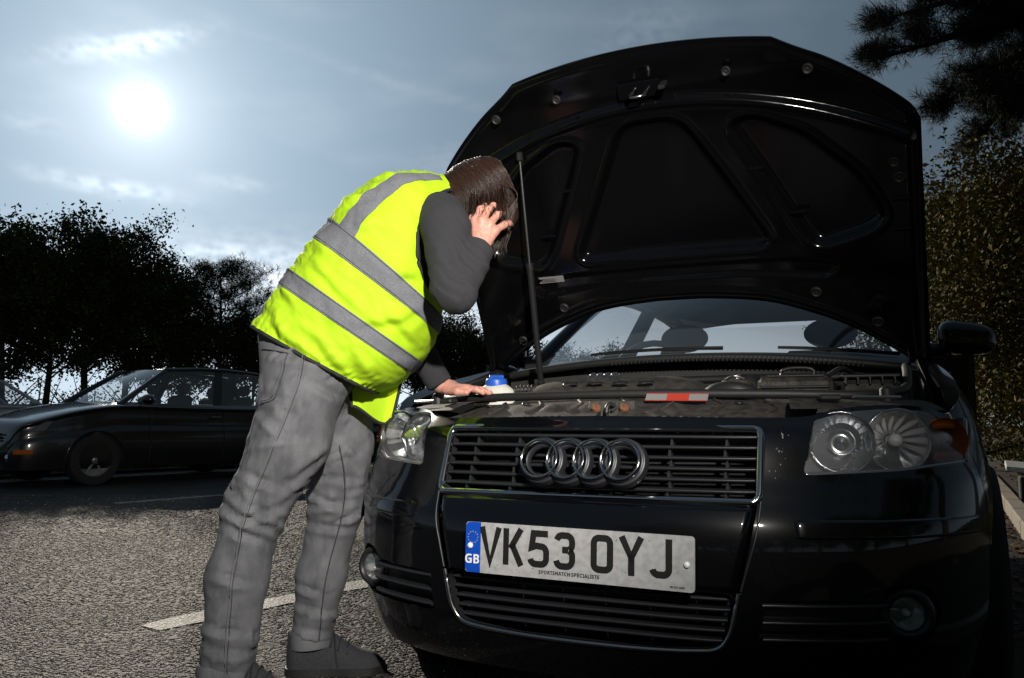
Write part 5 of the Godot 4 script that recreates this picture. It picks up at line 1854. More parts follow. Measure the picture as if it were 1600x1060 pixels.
	pt("lid", MB.new().box(Vector3(0.15, 0.012, 0.20), 0.004, mv(0.58, 0.856, -0.80)), M.plastic, bt)
	pt("oil_filler", MB.new().lathe([Vector2(0.045, 0.0), Vector2(0.047, 0.05), Vector2(0.040, 0.062), Vector2(0.012, 0.066), Vector2(0.0, 0.066)], 24, mv(0.235, 0.785, -0.66)), M.dusty_plastic, e)
	pt("spring_clip", MB.new().tube(smooth_path([Vector3(0.21, 0.848, -0.63), Vector3(0.235, 0.858, -0.62), Vector3(0.26, 0.850, -0.63)], 5), 0.004, 6), M.steel, e)
	pt("coolant_hose", MB.new().tube(smooth_path([Vector3(0.16, 0.79, -0.58), Vector3(0.20, 0.815, -0.56), Vector3(0.26, 0.815, -0.55), Vector3(0.30, 0.79, -0.58), Vector3(0.31, 0.72, -0.62)], 6), 0.022, 10), M.rubber, e)
	pt("wiring_loom", MB.new().tube(smooth_path([Vector3(-0.42, 0.80, -0.95), Vector3(-0.2, 0.86, -1.0), Vector3(0.1, 0.87, -1.01), Vector3(0.35, 0.87, -0.98), Vector3(0.55, 0.87, -1.0)], 8), 0.013, 8), M.rubber, e)
	pt("cable", MB.new().tube(smooth_path([Vector3(0.47, 0.86, -0.75), Vector3(0.50, 0.885, -0.82), Vector3(0.52, 0.88, -0.95), Vector3(0.55, 0.85, -1.04)], 6), 0.007, 6), M.rubber, e)
	pt("fluid_reservoir", MB.new().lathe([Vector2(0.05, 0.0), Vector2(0.05, 0.10), Vector2(0.036, 0.115), Vector2(0.034, 0.135), Vector2(0.0, 0.137)], 20, mv(0.235, 0.74, -0.86)), M.plastic, e)
	# scuttle: ribbed seal strip and plastic cowl below the screen
	var se := []
	for k in 61:
		var x := lerpf(-0.66, 0.66, k / 60.0)
		se.append(Vector3(x, 0.946 - 0.10 * x * x, -1.035 - 0.12 * x * x))
	pt("scuttle_seal", MB.new().tube(se, 0.014, 8), M.rubber, e)
	var ridges := MB.new()
	for k in 58:
		var x := lerpf(-0.25, 0.55, k / 57.0)
		ridges.box(Vector3(0.005, 0.022, 0.008), 0.001, Transform3D(Basis.from_euler(Vector3(-0.3, 0, 0.25)), Vector3(x, 0.942 - 0.10 * x * x, -1.022 - 0.12 * x * x)))
	pt("seal_ridges", ridges, M.rubber, e)
	pt("cowl", MB.new().grid(40, 6, func(u: float, v: float):
		var x := lerpf(-0.70, 0.70, u)
		var a := Vector3(x, 0.935 - 0.09 * x * x, -1.04 - 0.12 * x * x)
		var c := screen(u, 0.0)
		return a.lerp(c, v) + Vector3(0, 0.012 * sin(PI * v), 0)), M.plastic, e)

# ------------------------------------------------------------------ windscreen and cabin
func screen(u: float, v: float) -> Vector3:
	var x := (u - 0.5) * 2.0
	var hw := lerpf(0.71, 0.57, v)
	var y := lerpf(0.972 - 0.025 * x * x, 1.375 - 0.05 * x * x, v) + 0.022 * sin(PI * v)
	var z := lerpf(-1.185 - 0.24 * x * x, -1.90 - 0.10 * x * x, v)
	return Vector3(x * hw, y, z)

func cabin() -> void:
	pt("windscreen", MB.new().grid(40, 20, func(u: float, v: float): return screen(u, v)), M.glass, car)
	# wipers
	for e in [[-0.42, 0.10, 0.02], [0.28, 0.66, 0.01]]:
		var p := []
		for k in 9:
			var u: float = 0.5 + lerpf(e[0], e[1], k / 8.0) / 1.42
			p.append(screen(u, 0.02 + e[2] * (1.0 - k / 8.0)) + Vector3(0, 0.010, 0.008))
		var wp := pt("wiper", MB.new().tube(p, 0.0038, 6, false, [0.5, 0.8, 1, 1, 1, 1.2, 1.2, 1.4, 1.6]), M.plastic, car)
		pt("blade", MB.new().sweep(p, [Vector2(-0.003, -0.008), Vector2(0.003, -0.008), Vector2(0.002, -0.002), Vector2(-0.002, -0.002)]), M.rubber, wp)
	var k0 := Node3D.new()
	k0.name = "cabin_shell"
	car.add_child(k0, true)
	# roof
	pt("roof", MB.new().grid(20, 16, func(u: float, v: float):
		var x := (u - 0.5) * 2.0
		var a := screen(u, 1.0)
		var b := Vector3(x * 0.55, 1.345 - 0.04 * x * x, -3.42 - 0.03 * x * x)
		return a.lerp(b, v) + Vector3(0, 0.045 * sin(PI * v), 0)), M.paint, k0)
	for sgn in [-1.0, 1.0]:
		var belt := func(t: float): return Vector3(sgn * lerpf(0.755, 0.70, t * t), lerpf(0.975, 1.03, t), lerpf(-1.42, -3.62, t))
		var rail := func(t: float): return Vector3(sgn * lerpf(0.575, 0.55, t), lerpf(1.325, 1.305, t) + 0.035 * sin(PI * t), lerpf(-2.0, -3.42, t))
		pt("pillar", MB.new().tube([Vector3(0.725 * sgn, 0.955, -1.42), screen(0.5 + 0.5 * sgn, 0.5), screen(0.5 + 0.5 * sgn, 1.0)], 0.028, 8), M.paint, k0)
		pt("roof_rail", MB.new().tube([rail.call(0.0), rail.call(0.25), rail.call(0.5), rail.call(0.75), rail.call(1.0)], 0.030, 8), M.paint, k0)
		# middle and rear pillars as panels
		pt("pillar", MB.new().strip([belt.call(0.50), rail.call(0.40)], [belt.call(0.58), rail.call(0.50)]).strip([belt.call(0.58), rail.call(0.50)], [belt.call(0.58) - Vector3(sgn * 0.04, 0, 0), rail.call(0.50) - Vector3(sgn * 0.04, 0, 0)]), M.plastic, k0)
		pt("pillar", MB.new().strip([belt.call(0.84), rail.call(0.80)], [belt.call(1.0), rail.call(1.0)]), M.paint, k0)
		pt("side_window", MB.new().strip([belt.call(0.03), screen(0.5 + 0.5 * sgn, 0.95)], [belt.call(0.50), rail.call(0.40)]), M.glass, k0)
		pt("rear_side_window", MB.new().strip([belt.call(0.58), rail.call(0.50)], [belt.call(0.84), rail.call(0.80)]), M.glass, k0)
		# body side
		pt("body_side", MB.new().grid(24, 12, func(u: float, v: float):
			var z := lerpf(-1.18, -4.05, u)
			var x := lerpf(0.872, 0.80, smoothstep(0.7, 1.0, u)) - 0.09 * pow(v, 3.0) - 0.03 * pow(1.0 - v, 2.0)
			return Vector3(sgn * x, lerpf(0.22, 0.985 + 0.04 * u, v), z)), M.paint, k0)
		pt("door_card", MB.new().grid(4, 3, func(u: float, v: float): return Vector3(sgn * 0.70, lerpf(0.35, 0.985 + 0.04 * u, v), lerpf(-1.3, -3.6, u))), M.seat_cloth, k0)
		# door mirror
		var mr := Node3D.new()
		mr.name = "door_mirror"
		car.add_child(mr, true)
		var hs := MB.new().grid(28, 18, func(u: float, v: float):
			var a: float = u * TAU
			var b: float = v * PI
			var d := Vector3(cos(b), sin(b) * cos(a), sin(b) * sin(a))
			var q := Vector3(signf(d.x) * pow(absf(d.x), 0.62) * 0.090, signf(d.y) * pow(absf(d.y), 0.72) * 0.057, signf(d.z) * pow(absf(d.z), 0.8) * 0.052)
			q.y *= 1.0 - 0.20 * q.x * 10.0 * 0.5
			return Vector3((0.868 + q.x) * sgn, 1.022 + q.y - 0.10 * q.x, -1.50 + q.z - q.x * 0.25))
		pt("housing", hs, M.paint, mr)
		pt("arm", MB.new().tube([Vector3(0.74 * sgn, 0.985, -1.47), Vector3(0.80 * sgn, 0.985, -1.49), Vector3(0.84 * sgn, 1.0, -1.5)], 0.024, 8), M.plastic, mr)
		pt("glass", MB.new().box(Vector3(0.15, 0.085, 0.004), 0.001, mv(0.868 * sgn, 1.02, -1.556)), M.chrome, mr)
	# rear hatch, its window and the floor
	pt("rear_window", MB.new().grid(10, 6, func(u: float, v: float):
		var x := (u - 0.5) * 2.0
		return Vector3(x * lerpf(0.60, 0.53, v), lerpf(1.05, 1.325, v), lerpf(-3.85, -3.45, v) + 0.05 * (1 - x * x) * -1.0)), M.glass, k0)
	pt("tailgate", MB.new().grid(10, 6, func(u: float, v: float):
		var x := (u - 0.5) * 2.0
		return Vector3(x * lerpf(0.78, 0.66, v), lerpf(0.25, 1.05, v), lerpf(-4.15, -3.90, v * v) - 0.05 * (1 - x * x))), M.paint, k0)
	pt("floor", MB.new().box(Vector3(1.45, 0.03, 2.9), 0.0, mv(0, 0.28, -2.65)), M.undertray, k0)
	pt("headliner", MB.new().grid(8, 8, func(u: float, v: float): return Vector3((u - 0.5) * 1.04, 1.335 + 0.02 * sin(PI * v), lerpf(-1.98, -3.40, v))), M.seat_cloth, k0)
	pt("parcel_shelf", MB.new().box(Vector3(1.2, 0.02, 0.5), 0.0, mv(0, 1.03, -3.60)), M.seat_cloth, k0)
	# dashboard, wheel, seats, mirror
	var dash := pt("dashboard", MB.new().grid(24, 8, func(u: float, v: float):
		var x := (u - 0.5) * 1.36
		return Vector3(x, 0.955 + 0.035 * sin(PI * v) - 0.16 * smoothstep(0.75, 1.0, v), lerpf(-1.24 - 0.2 * pow(x / 0.68, 2.0), -1.78, v))), M.plastic, car)
	var sw := []
	for k in 28:
		var a := TAU * k / 28.0
		sw.append(Vector3(-0.36 + cos(a) * 0.18, 0.93 + sin(a) * 0.165, -1.92 - sin(a) * 0.07))
	pt("steering_wheel", MB.new().tube(sw, 0.015, 8, true), M.plastic, dash)
	for e in [[-0.36, -2.45, 1.0], [0.36, -2.45, 1.0], [-0.40, -3.22, 0.9], [0.40, -3.22, 0.9]]:
		var st := Node3D.new()
		st.name = "seat"
		car.add_child(st, true)
		pt("backrest", MB.new().box(Vector3(0.48, 0.60, 0.13), 0.05, Transform3D(Basis.from_euler(Vector3(-0.30, 0, 0)), Vector3(e[0], 0.78 * e[2] + 0.02, e[1] - 0.05))), M.seat_cloth, st)
		pt("cushion", MB.new().box(Vector3(0.50, 0.14, 0.48), 0.05, mv(e[0], 0.48, e[1] + 0.25)), M.seat_cloth, st)
		pt("headrest", MB.new().ball(Vector3(e[0], 1.155 * e[2] + 0.02, e[1] - 0.16), Vector3(0.125, 0.075, 0.05), 24, 14), M.seat_cloth, st)
	pt("rear_view_mirror", MB.new().box(Vector3(0.24, 0.065, 0.03), 0.02, mv(0.0, 1.275, -1.86)), M.plastic, car)

# ------------------------------------------------------------------ passing cars
# a small hatchback; x to its own left, z forwards, origin on the ground between the wheels
func hatchback(o: Node3D, paint: Material) -> void:
	var W := 0.84
	var zs := [2.12, 2.05, 1.86, 1.5, 1.1, 0.75, 0.0, -0.8, -1.5, -1.85, -1.97]
	var tops := [0.56, 0.72, 0.80, 0.90, 0.965, 0.975, 0.965, 0.965, 0.98, 0.97, 0.92]
	var hws := [0.55, 0.68, 0.76, 0.82, 0.84, 0.84, 0.84, 0.84, 0.83, 0.78, 0.70]
	var n := zs.size() - 1
	var sec := func(t: float, v: float):
		var z: float = curve(zs, t * n)
		var top: float = curve(tops, t * n)
		var hw: float = curve(hws, t * n)
		# v: 0 sill, 0.7 shoulder, 1 centre line
		var y: float
		var x: float
		if v < 0.62:
			var k: float = v / 0.62
			y = lerpf(0.20, top - 0.06, k)
			x = hw * (0.955 + 0.045 * sin(PI * minf(k * 1.1, 1.0)))  - 0.012 * smoothstep(0.62, 0.68, k) + 0.01 * smoothstep(0.68, 0.80, k)
		else:
			var k: float = (v - 0.62) / 0.38
			y = top - 0.06 * pow(1.0 - k, 2.2) + 0.02 * k
			x = hw * cos(k * PI * 0.5) * 0.985
		return Vector3(x, y, z)
	var b := MB.new()
	var holes := []
	for zc in [1.28, -1.20]:
		var h := PackedVector2Array()
		for k in 24:
			var a := TAU * k / 24.0
			h.append(Vector2(zc + cos(a) * 0.335, 0.30 + sin(a) * 0.335))
		holes.append(h)
	for sgn in [1.0, -1.0]:
		var i0 := b.v.size()
		var g := MB.new().grid(110, 40, func(u: float, v: float):
			var p: Vector3 = sec.call(u, v)
			for h in holes:
				var c := Vector2(1.28 if h == holes[0] else -1.20, 0.30)
				var q := Vector2(p.z, p.y)
				var d := q.distance_to(c)
				if d < 0.335 and p.x > 0.5:
					q = c + (q - c).normalized() * 0.335
					if q.y > 0.19:
						p.z = q.x
						p.y = q.y
			return Vector3(p.x * sgn, p.y, p.z))
		b.join(g)
	pt("body", b, paint, o)
	# nose and tail fillings
	pt("nose", MB.new().grid(12, 6, func(u: float, v: float): return Vector3((u - 0.5) * 1.10, lerpf(0.20, 0.545, v), 2.105 + 0.05 * sin(PI * v) * (1.0 - pow(u * 2 - 1, 2)))), paint, o)
	pt("tail", MB.new().grid(12, 6, func(u: float, v: float): return Vector3((u - 0.5) * 1.42, lerpf(0.24, 0.92, v), -1.95 - 0.05 * sin(PI * v))), paint, o)
	pt("underbody", MB.new().box(Vector3(1.45, 0.10, 3.6), 0.02, mv(0, 0.25, 0.0)), M.undertray, o)
	# greenhouse: corners of the glass house
	var wb := func(x: float): return Vector3(x * 0.70, 0.965, 1.12 - 0.16 * x * x)
	var wt := func(x: float): return Vector3(x * 0.56, 1.42 - 0.02 * x * x, 0.34 - 0.06 * x * x)
	var rt := func(x: float): return Vector3(x * 0.55, 1.415 - 0.02 * x * x, -1.50 - 0.04 * x * x)
	var rb := func(x: float): return Vector3(x * 0.66, 0.985, -1.88 + 0.05 * x * x)
	pt("windscreen", MB.new().grid(14, 8, func(u: float, v: float): return wb.call(u * 2 - 1).lerp(wt.call(u * 2 - 1), v) + Vector3(0, 0.02 * sin(PI * v), 0.02 * sin(PI * v))), M.glass, o)
	pt("roof", MB.new().grid(14, 12, func(u: float, v: float): return wt.call(u * 2 - 1).lerp(rt.call(u * 2 - 1), v) + Vector3(0, 0.055 * sin(PI * clampf(v * 0.93 + 0.02, 0, 1)), 0)), paint, o)
	pt("rear_window", MB.new().grid(10, 4, func(u: float, v: float): return rb.call(u * 2 - 1).lerp(rt.call(u * 2 - 1), v)), M.glass, o)
	for sgn in [1.0, -1.0]:
		var lo := func(t: float): return Vector3(sgn * lerpf(0.775, 0.74, t), lerpf(0.93, 0.985, t), lerpf(0.98, -1.70, t))
		var hi := func(t: float): return Vector3(sgn * lerpf(0.575, 0.565, t), 1.405 + 0.05 * sin(PI * clampf(t, 0, 1)) - 0.03 * t, lerpf(0.28, -1.46, t))
		pt("pillar", MB.new().tube([Vector3(0.715 * sgn, 0.945, 0.98), wt.call(sgn)], 0.035, 6), paint, o)
		pt("pillar", MB.new().strip([lo.call(0.47), hi.call(0.40)], [lo.call(0.52), hi.call(0.47)]), M.plastic, o)
		pt("pillar", MB.new().strip([lo.call(0.82), hi.call(0.84)], [lo.call(1.0), hi.call(1.0)]).strip([lo.call(1.0), hi.call(1.0)], [rb.call(sgn), rt.call(sgn)]), paint, o)
		pt("window_frame", MB.new().tube([hi.call(0.0), hi.call(0.25), hi.call(0.5), hi.call(0.75), hi.call(1.0)], 0.028, 6), paint, o)
		pt("side_window", MB.new().strip([lo.call(0.0), hi.call(0.0)], [lo.call(0.47), hi.call(0.40)]), M.glass, o)
		pt("rear_side_window", MB.new().strip([lo.call(0.52), hi.call(0.47)], [lo.call(0.82), hi.call(0.84)]), M.glass, o)
		pt("shoulder", MB.new().strip([lo.call(0.0), lo.call(0.5), lo.call(1.0)], [Vector3(sgn * 0.80, 0.925, 1.02), Vector3(sgn * 0.82, 0.91, -0.5), Vector3(sgn * 0.80, 0.93, -1.75)]), paint, o)
		# mirror, handles, lamps, sill line
		pt("door_mirror", MB.new().ball(Vector3(0.90 * sgn, 1.01, 0.72), Vector3(0.10, 0.065, 0.075)).tube([Vector3(0.78 * sgn, 0.975, 0.74), Vector3(0.86 * sgn, 0.995, 0.73)], 0.022, 6), paint, o)
		for z in [-0.28, -0.98]:
			pt("door_handle", MB.new().box(Vector3(0.03, 0.028, 0.16), 0.010, mv(0.842 * sgn, 0.80, z)), paint, o)
		for z in [0.62, -0.42]:
			pt("door_gap", MB.new().tube([Vector3(0.815 * sgn, 0.26, z), Vector3(0.846 * sgn, 0.5, z), Vector3(0.846 * sgn, 0.70, z), Vector3(0.822 * sgn, 0.90, z)], 0.004, 4), M.undertray, o)
		var hlp := pt("headlight", MB.new().grid(12, 6, func(u: float, v: float): return Vector3(sgn * lerpf(0.46, 0.775, u), lerpf(0.595, 0.70, v) + 0.045 * u, lerpf(2.10, 1.84, u * u) - 0.07 * v)), M.lens, o)
		pt("reflector", MB.new().ball(Vector3(0.60 * sgn, 0.655, 1.94), Vector3(0.07, 0.05, 0.05)), M.reflector, hlp)
		pt("indicator", MB.new().box(Vector3(0.20, 0.05, 0.02), 0.006, Transform3D(Basis(Vector3.UP, 0.85 * sgn), Vector3(0.70 * sgn, 0.40, 2.03))), M.amber_reflector, o)
		pt("fog_lamp", MB.new().lathe([Vector2(0.045, 0.0), Vector2(0.04, 0.012), Vector2(0.0, 0.016)], 16, along(Vector3(0.2 * sgn, 0, 1), Vector3(0.52 * sgn, 0.33, 2.105))), M.reflector, o)
		pt("tail_lamp", MB.new().box(Vector3(0.14, 0.20, 0.06), 0.02, Transform3D(Basis(Vector3.UP, -0.5 * sgn), Vector3(0.66 * sgn, 0.80, -1.94))), M.red_paint, o)
		wheel(o, Vector3(0.73 * sgn, 0.30, 1.28), sgn, 0.30)
		wheel(o, Vector3(0.73 * sgn, 0.30, -1.20), sgn, 0.30)
	for k in 3:
		pt("grille_slat", MB.new().box(Vector3(0.80 - 0.04 * k, 0.018, 0.02), 0.004, mv(0, 0.60 - k * 0.035, 2.135)), M.slat, o)
	pt("number_plate", MB.new().box(Vector3(0.52, 0.111, 0.01), 0.003, mv(0, 0.42, 2.165)), M.plate_white, o)
	pt("dashboard", MB.new().box(Vector3(1.3, 0.12, 0.35), 0.05, mv(0, 0.92, 0.80)), M.plastic, o)
	for e in [[0.36, 0.0], [-0.36, 0.0], [0.36, -0.95], [-0.36, -0.95]]:
		var st := pt("seat", MB.new().box(Vector3(0.46, 0.60, 0.13), 0.05, Transform3D(Basis.from_euler(Vector3(-0.25, 0, 0)), Vector3(e[0], 0.80, e[1]))), M.seat_cloth, o)
		pt("headrest", MB.new().box(Vector3(0.24, 0.14, 0.09), 0.04, mv(e[0], 1.18, e[1] - 0.10)), M.seat_cloth, st)

func build_traffic() -> void:
	# front wheel stands near (-4.9, -10.0); the car comes towards us on the nearer lane
	var t := deg_to_rad(ROAD)
	var fwd := Vector3(-sin(t), 0, cos(t))
	var left := Vector3(cos(t), 0, sin(t))
	var near_front := Vector3(-4.80, 0, -9.70)
	var o := thing("dark_hatchback", "dark small hatchback driving past on the road behind the person", "car", near_front - left * 0.82 - fwd * 1.28, 0.0)
	o.rotation.y = atan2(fwd.x, fwd.z)
	hatchback(o, M.paint_traffic)
	var s := thing("silver_hatchback", "silver grey car partly hidden at the left edge behind the dark car", "car", Vector3(-10.35, 0.10, -16.0), 0.0)
	s.rotation.y = atan2(-fwd.x, -fwd.z)
	hatchback(s, M.paint_silver)

# ------------------------------------------------------------------ the person, in world metres
const BACK := [Vector3(-0.707, 0.985, 0), Vector3(-0.661, 1.062, 0), Vector3(-0.616, 1.133, 0), Vector3(-0.568, 1.195, 0), Vector3(-0.501, 1.288, 0), Vector3(-0.430, 1.362, 0), Vector3(-0.355, 1.404, 0), Vector3(-0.275, 1.420, 0), Vector3(-0.195, 1.412, 0)]
const FRONT := [Vector3(-0.375, 0.806, 0), Vector3(-0.305, 0.838, 0), Vector3(-0.258, 0.886, 0), Vector3(-0.217, 0.949, 0), Vector3(-0.200, 1.029, 0), Vector3(-0.202, 1.096, 0), Vector3(-0.200, 1.162, 0), Vector3(-0.180, 1.240, 0), Vector3(-0.140, 1.320, 0)]
const HALF := [0.185, 0.198, 0.205, 0.208, 0.208, 0.205, 0.195, 0.165, 0.095]
var fold: FastNoiseLite
# drag lines in the vest: from (s, a) to (s, a), height in metres
const VEST_FOLDS := [[3.7, 0.75, 1.6, 1.55, 0.007], [0.3, 0.5, 1.2, 1.25, 0.008], [0.2, 0.9, 1.0, 1.75, 0.009], [0.1, 1.55, 0.9, 2.35, 0.008], [0.15, 1.2, 0.6, 1.9, 0.006], [5.5, 2.0, 4.1, 2.65, 0.006], [5.1, 1.6, 4.0, 1.95, 0.006], [2.6, 0.35, 2.95, 1.35, 0.006], [2.35, 1.35, 3.0, 2.25, 0.006], [6.4, 2.2, 5.2, 2.9, 0.005], [1.3, 1.9, 1.7, 2.7, 0.006], [3.2, 2.0, 3.5, 2.8, 0.005], [4.6, 0.9, 3.6, 1.5, 0.006]]

# torso surface: s 0 hem to 8 collar, a angle (0 chest, 90 degrees the side that faces the camera, 180 spine)
func torso(s: float, a: float, out: float, folds := 0.0) -> Vector3:
	var b: Vector3 = curve(BACK, s)
	var f: Vector3 = curve(FRONT, s)
	var c := (b + f) * 0.5
	var hz: float = curve(HALF, s)
	var ca := cos(a)
	var sa := sin(a)
	var kx := signf(ca) * pow(absf(ca), 0.82)
	var kz := signf(sa) * pow(absf(sa), 0.82)
	var ax := (f - b) * 0.5
	var p := c + ax * kx + Vector3(0, 0, hz * kz - 2.30)
	var nrm := (ax.normalized() * ca / ax.length() + Vector3(0, 0, sa / hz)).normalized()
	var d := out
	if folds > 0.0:
		d += folds * (0.0100 * fold.get_noise_3d(p.x * 5.0 + p.y * 9.0, p.y * 4.0 - p.x * 7.0, p.z * 3.0) + 0.0014 * fold.get_noise_3d(p.x * 16.0 + p.y * 22.0, p.y * 8.0, p.z * 9.0 + 9.0))
		d += folds * 0.008 * (1.0 - smoothstep(0.0, 1.2, s)) * fold.get_noise_2d(a * 9.0, s * 2.0)
		for e in VEST_FOLDS:
			var a2 := Vector2(e[0] * 0.09, e[1] * 0.2)
			var b2 := Vector2(e[2] * 0.09, e[3] * 0.2)
			var pv := Vector2(s * 0.09, a * 0.2)
			var c2 := Geometry2D.get_closest_point_to_segment(pv, a2, b2)
			var dd := pv.distance_to(c2)
			if dd > 0.07:
				continue
			var sd := dd * signf((b2 - a2).cross(pv - a2))
			var at := c2.distance_to(a2) / a2.distance_to(b2)
			d += e[4] * sin(PI * clampf(at, 0.08, 0.92)) * (exp(-pow(sd / 0.014, 2.0)) - 0.9 * exp(-pow((sd - 0.024) / 0.013, 2.0)))
		# gathered creases on the upper back
		d += folds * 0.0032 * smoothstep(2.0, 3.0, a) * smoothstep(4.6, 4.0, a) * sin(s * 13.0 + a * 4.0 + 3.0 * fold.get_noise_2d(s * 4.0, a * 4.0))
	return p + nrm * d

func in_armhole(p: Vector3) -> float:
	var q := Vector2(p.x + 0.165, p.y - 1.205).rotated(0.12)
	return Vector2(q.x / 0.080, q.y / 0.150).length()

func build_person() -> void:
	fold = noise(91, 1.0, 3)
	var o := thing("person", "person in a yellow high-visibility vest and grey jeans leaning over the open engine bay", "person", Vector3(-0.62, 0, -2.35))
	var to := Transform3D(Basis.IDENTITY, -o.position)
	var skull := Vector3(-0.105, 1.340, -2.285)
	var ax := Vector3(0.866, 0.45, -0.05).normalized()       # chin to crown
	var fc := Vector3(0.45, -0.88, 0.02).normalized()        # the way the face looks
	# bare body: one continuous surface, with finer grids for head and hands
	var hipR := Vector3(-0.545, 0.865, -2.225)
	var hipL := Vector3(-0.505, 0.860, -2.42)
	var kR := Vector3(-0.667, 0.505, -2.195)
	var kL := Vector3(-0.512, 0.505, -2.465)
	var aR := Vector3(-0.728, 0.085, -2.215)
	var aL := Vector3(-0.578, 0.090, -2.505)
	var sR := Vector3(-0.195, 1.262, -2.150)
	var sL := Vector3(-0.235, 1.270, -2.440)
	var eR := Vector3(-0.146, 1.052, -2.054)
	var eL := Vector3(-0.300, 0.985, -2.470)
	var wR := Vector3(-0.088, 1.172, -2.108)
	var wL := Vector3(-0.212, 0.838, -2.470)
	var body := MB.new()
	flesh([[hipR, hipL, 0.082, 0.082], [Vector3(-0.57, 0.94, -2.27), Vector3(-0.57, 0.94, -2.37), 0.078, 0.078], [Vector3(-0.53, 1.0, -2.28), Vector3(-0.33, 1.24, -2.25), 0.085, 0.095], [Vector3(-0.53, 1.0, -2.35), Vector3(-0.33, 1.24, -2.36), 0.085, 0.095],
		[hipR, Vector3(-0.582, 0.675, -2.20), 0.084, 0.076], [Vector3(-0.582, 0.675, -2.20), kR, 0.076, 0.056], [kR, Vector3(-0.71, 0.33, -2.20), 0.060, 0.058], [Vector3(-0.71, 0.33, -2.20), aR, 0.058, 0.031], [aR, Vector3(-0.62, 0.040, -2.21), 0.028, 0.018],
		[hipL, kL, 0.090, 0.058], [kL, Vector3(-0.555, 0.30, -2.49), 0.060, 0.057], [Vector3(-0.555, 0.30, -2.49), aL, 0.057, 0.031], [aL, Vector3(-0.47, 0.040, -2.52), 0.028, 0.018],
		[Vector3(-0.30, 1.27, -2.24), sR, 0.060, 0.042], [sR, eR, 0.042, 0.032], [eR, wR, 0.031, 0.026], [Vector3(-0.30, 1.27, -2.38), sL, 0.075, 0.055], [sL, eL, 0.048, 0.038], [eL, wL, 0.037, 0.026],
		[Vector3(-0.27, 1.30, -2.30), skull - ax * 0.05 - fc * 0.03, 0.062, 0.055]], 0.012, 0.05, body)
	# head
	var hd := []
	hd.append([skull + ax * 0.025 - fc * 0.018, skull - ax * 0.005 - fc * 0.012, 0.084, 0.080])
	hd.append([skull - ax * 0.02 + fc * 0.03, skull - ax * 0.075 + fc * 0.045, 0.058, 0.040])
	hd.append([skull - ax * 0.095 + fc * 0.062, skull - ax * 0.092 + fc * 0.055, 0.022, 0.022])
	hd.append([skull - ax * 0.05 - fc * 0.02, skull - ax * 0.13 - fc * 0.045, 0.054, 0.056])
	hd.append([skull + ax * 0.005 + fc * 0.078, skull - ax * 0.040 + fc * 0.100, 0.009, 0.014])
	hd.append([skull - ax * 0.066 + fc * 0.078, skull - ax * 0.074 + fc * 0.078, 0.014, 0.014])
	for z in [-1.0, 1.0]:
		hd.append([skull + fc * 0.066 + Vector3(0, 0, 0.034 * z), skull + fc * 0.067 + Vector3(0, 0, 0.03 * z), 0.016, 0.016])
		hd.append([skull + ax * 0.018 + Vector3(0, 0, 0.078 * z) - fc * 0.01, skull - ax * 0.030 + Vector3(0, 0, 0.076 * z) - fc * 0.004, 0.013, 0.009])
	flesh(hd, 0.005, 0.02, body)
	# right hand, up at the brow: palm then five fingers that bend into the hair
	var hb := [[wR, Vector3(-0.078, 1.200, -2.125), 0.026, 0.026]]
	var kn := [Vector3(-0.0970, 1.250, -2.128), Vector3(-0.0790, 1.247, -2.118), Vector3(-0.0600, 1.237, -2.117), Vector3(-0.0460, 1.222, -2.124)]
	for k in 4:
		hb.append([Vector3(-0.088 + 0.006 * k, 1.190, -2.114), kn[k], 0.017, 0.0125])
		var m: Vector3 = kn[k] + Vector3(0.012 + 0.004 * k, [0.036, 0.036, 0.031, 0.022][k], -0.022)
		var t2: Vector3 = m + Vector3(0.012, [0.016, 0.018, 0.014, 0.010][k], -0.026)
		var t3: Vector3 = t2 + Vector3(0.006, 0.002, -0.020)
		hb.append([kn[k], m, 0.0105, 0.0092])
		hb.append([m, t2, 0.0092, 0.0082])
		hb.append([t2, t3, 0.0082, 0.0070])
	hb.append([Vector3(-0.090, 1.188, -2.125), Vector3(-0.107, 1.222, -2.150), 0.017, 0.0125])
	hb.append([Vector3(-0.107, 1.222, -2.150), Vector3(-0.112, 1.252, -2.168), 0.0120, 0.0105])
	hb.append([Vector3(-0.112, 1.252, -2.168), Vector3(-0.108, 1.274, -2.180), 0.0105, 0.0085])
	flesh(hb, 0.0032, 0.007, body)
	# left hand, flat on the car
	var h2 := [[wL, Vector3(-0.178, 0.828, -2.464), 0.025, 0.023]]
	for k in 4:
		var z: float = -2.490 + 0.0205 * k
		var kk := Vector3([-0.136, -0.128, -0.128, -0.135][k], 0.826, z + 0.002)
		h2.append([Vector3(-0.185, 0.827, -2.474 + 0.007 * k), kk, 0.016, 0.0118])
		var m := kk + Vector3([0.034, 0.040, 0.038, 0.032][k], -0.004, 0.002 * (k - 1.5) + 0.008)
		var e := m + Vector3([0.022, 0.026, 0.025, 0.020][k], -0.010, 0.006)
		h2.append([kk, m, 0.0102, 0.0090])
		h2.append([m, e, 0.0090, 0.0074])
	h2.append([Vector3(-0.190, 0.822, -2.452), Vector3(-0.158, 0.816, -2.420), 0.015, 0.0118])
	h2.append([Vector3(-0.158, 0.816, -2.420), Vector3(-0.130, 0.813, -2.412), 0.0115, 0.0085])
	flesh(h2, 0.0032, 0.007, body)
	var bo := pt("body", body, M.skin, o, to)
	for k in 4:
		var z: float = -2.490 + 0.0205 * k
		var tip := Vector3([-0.136, -0.128, -0.128, -0.135][k] + [0.054, 0.064, 0.061, 0.050][k], 0.8185, z + 0.016 + 0.002 * (k - 1.5))
		pt("fingernail", MB.new().ball(tip, Vector3(0.0065, 0.0025, 0.0052), 8, 5), M.nail, bo)
	# ---- jeans
	var jb := MB.new()
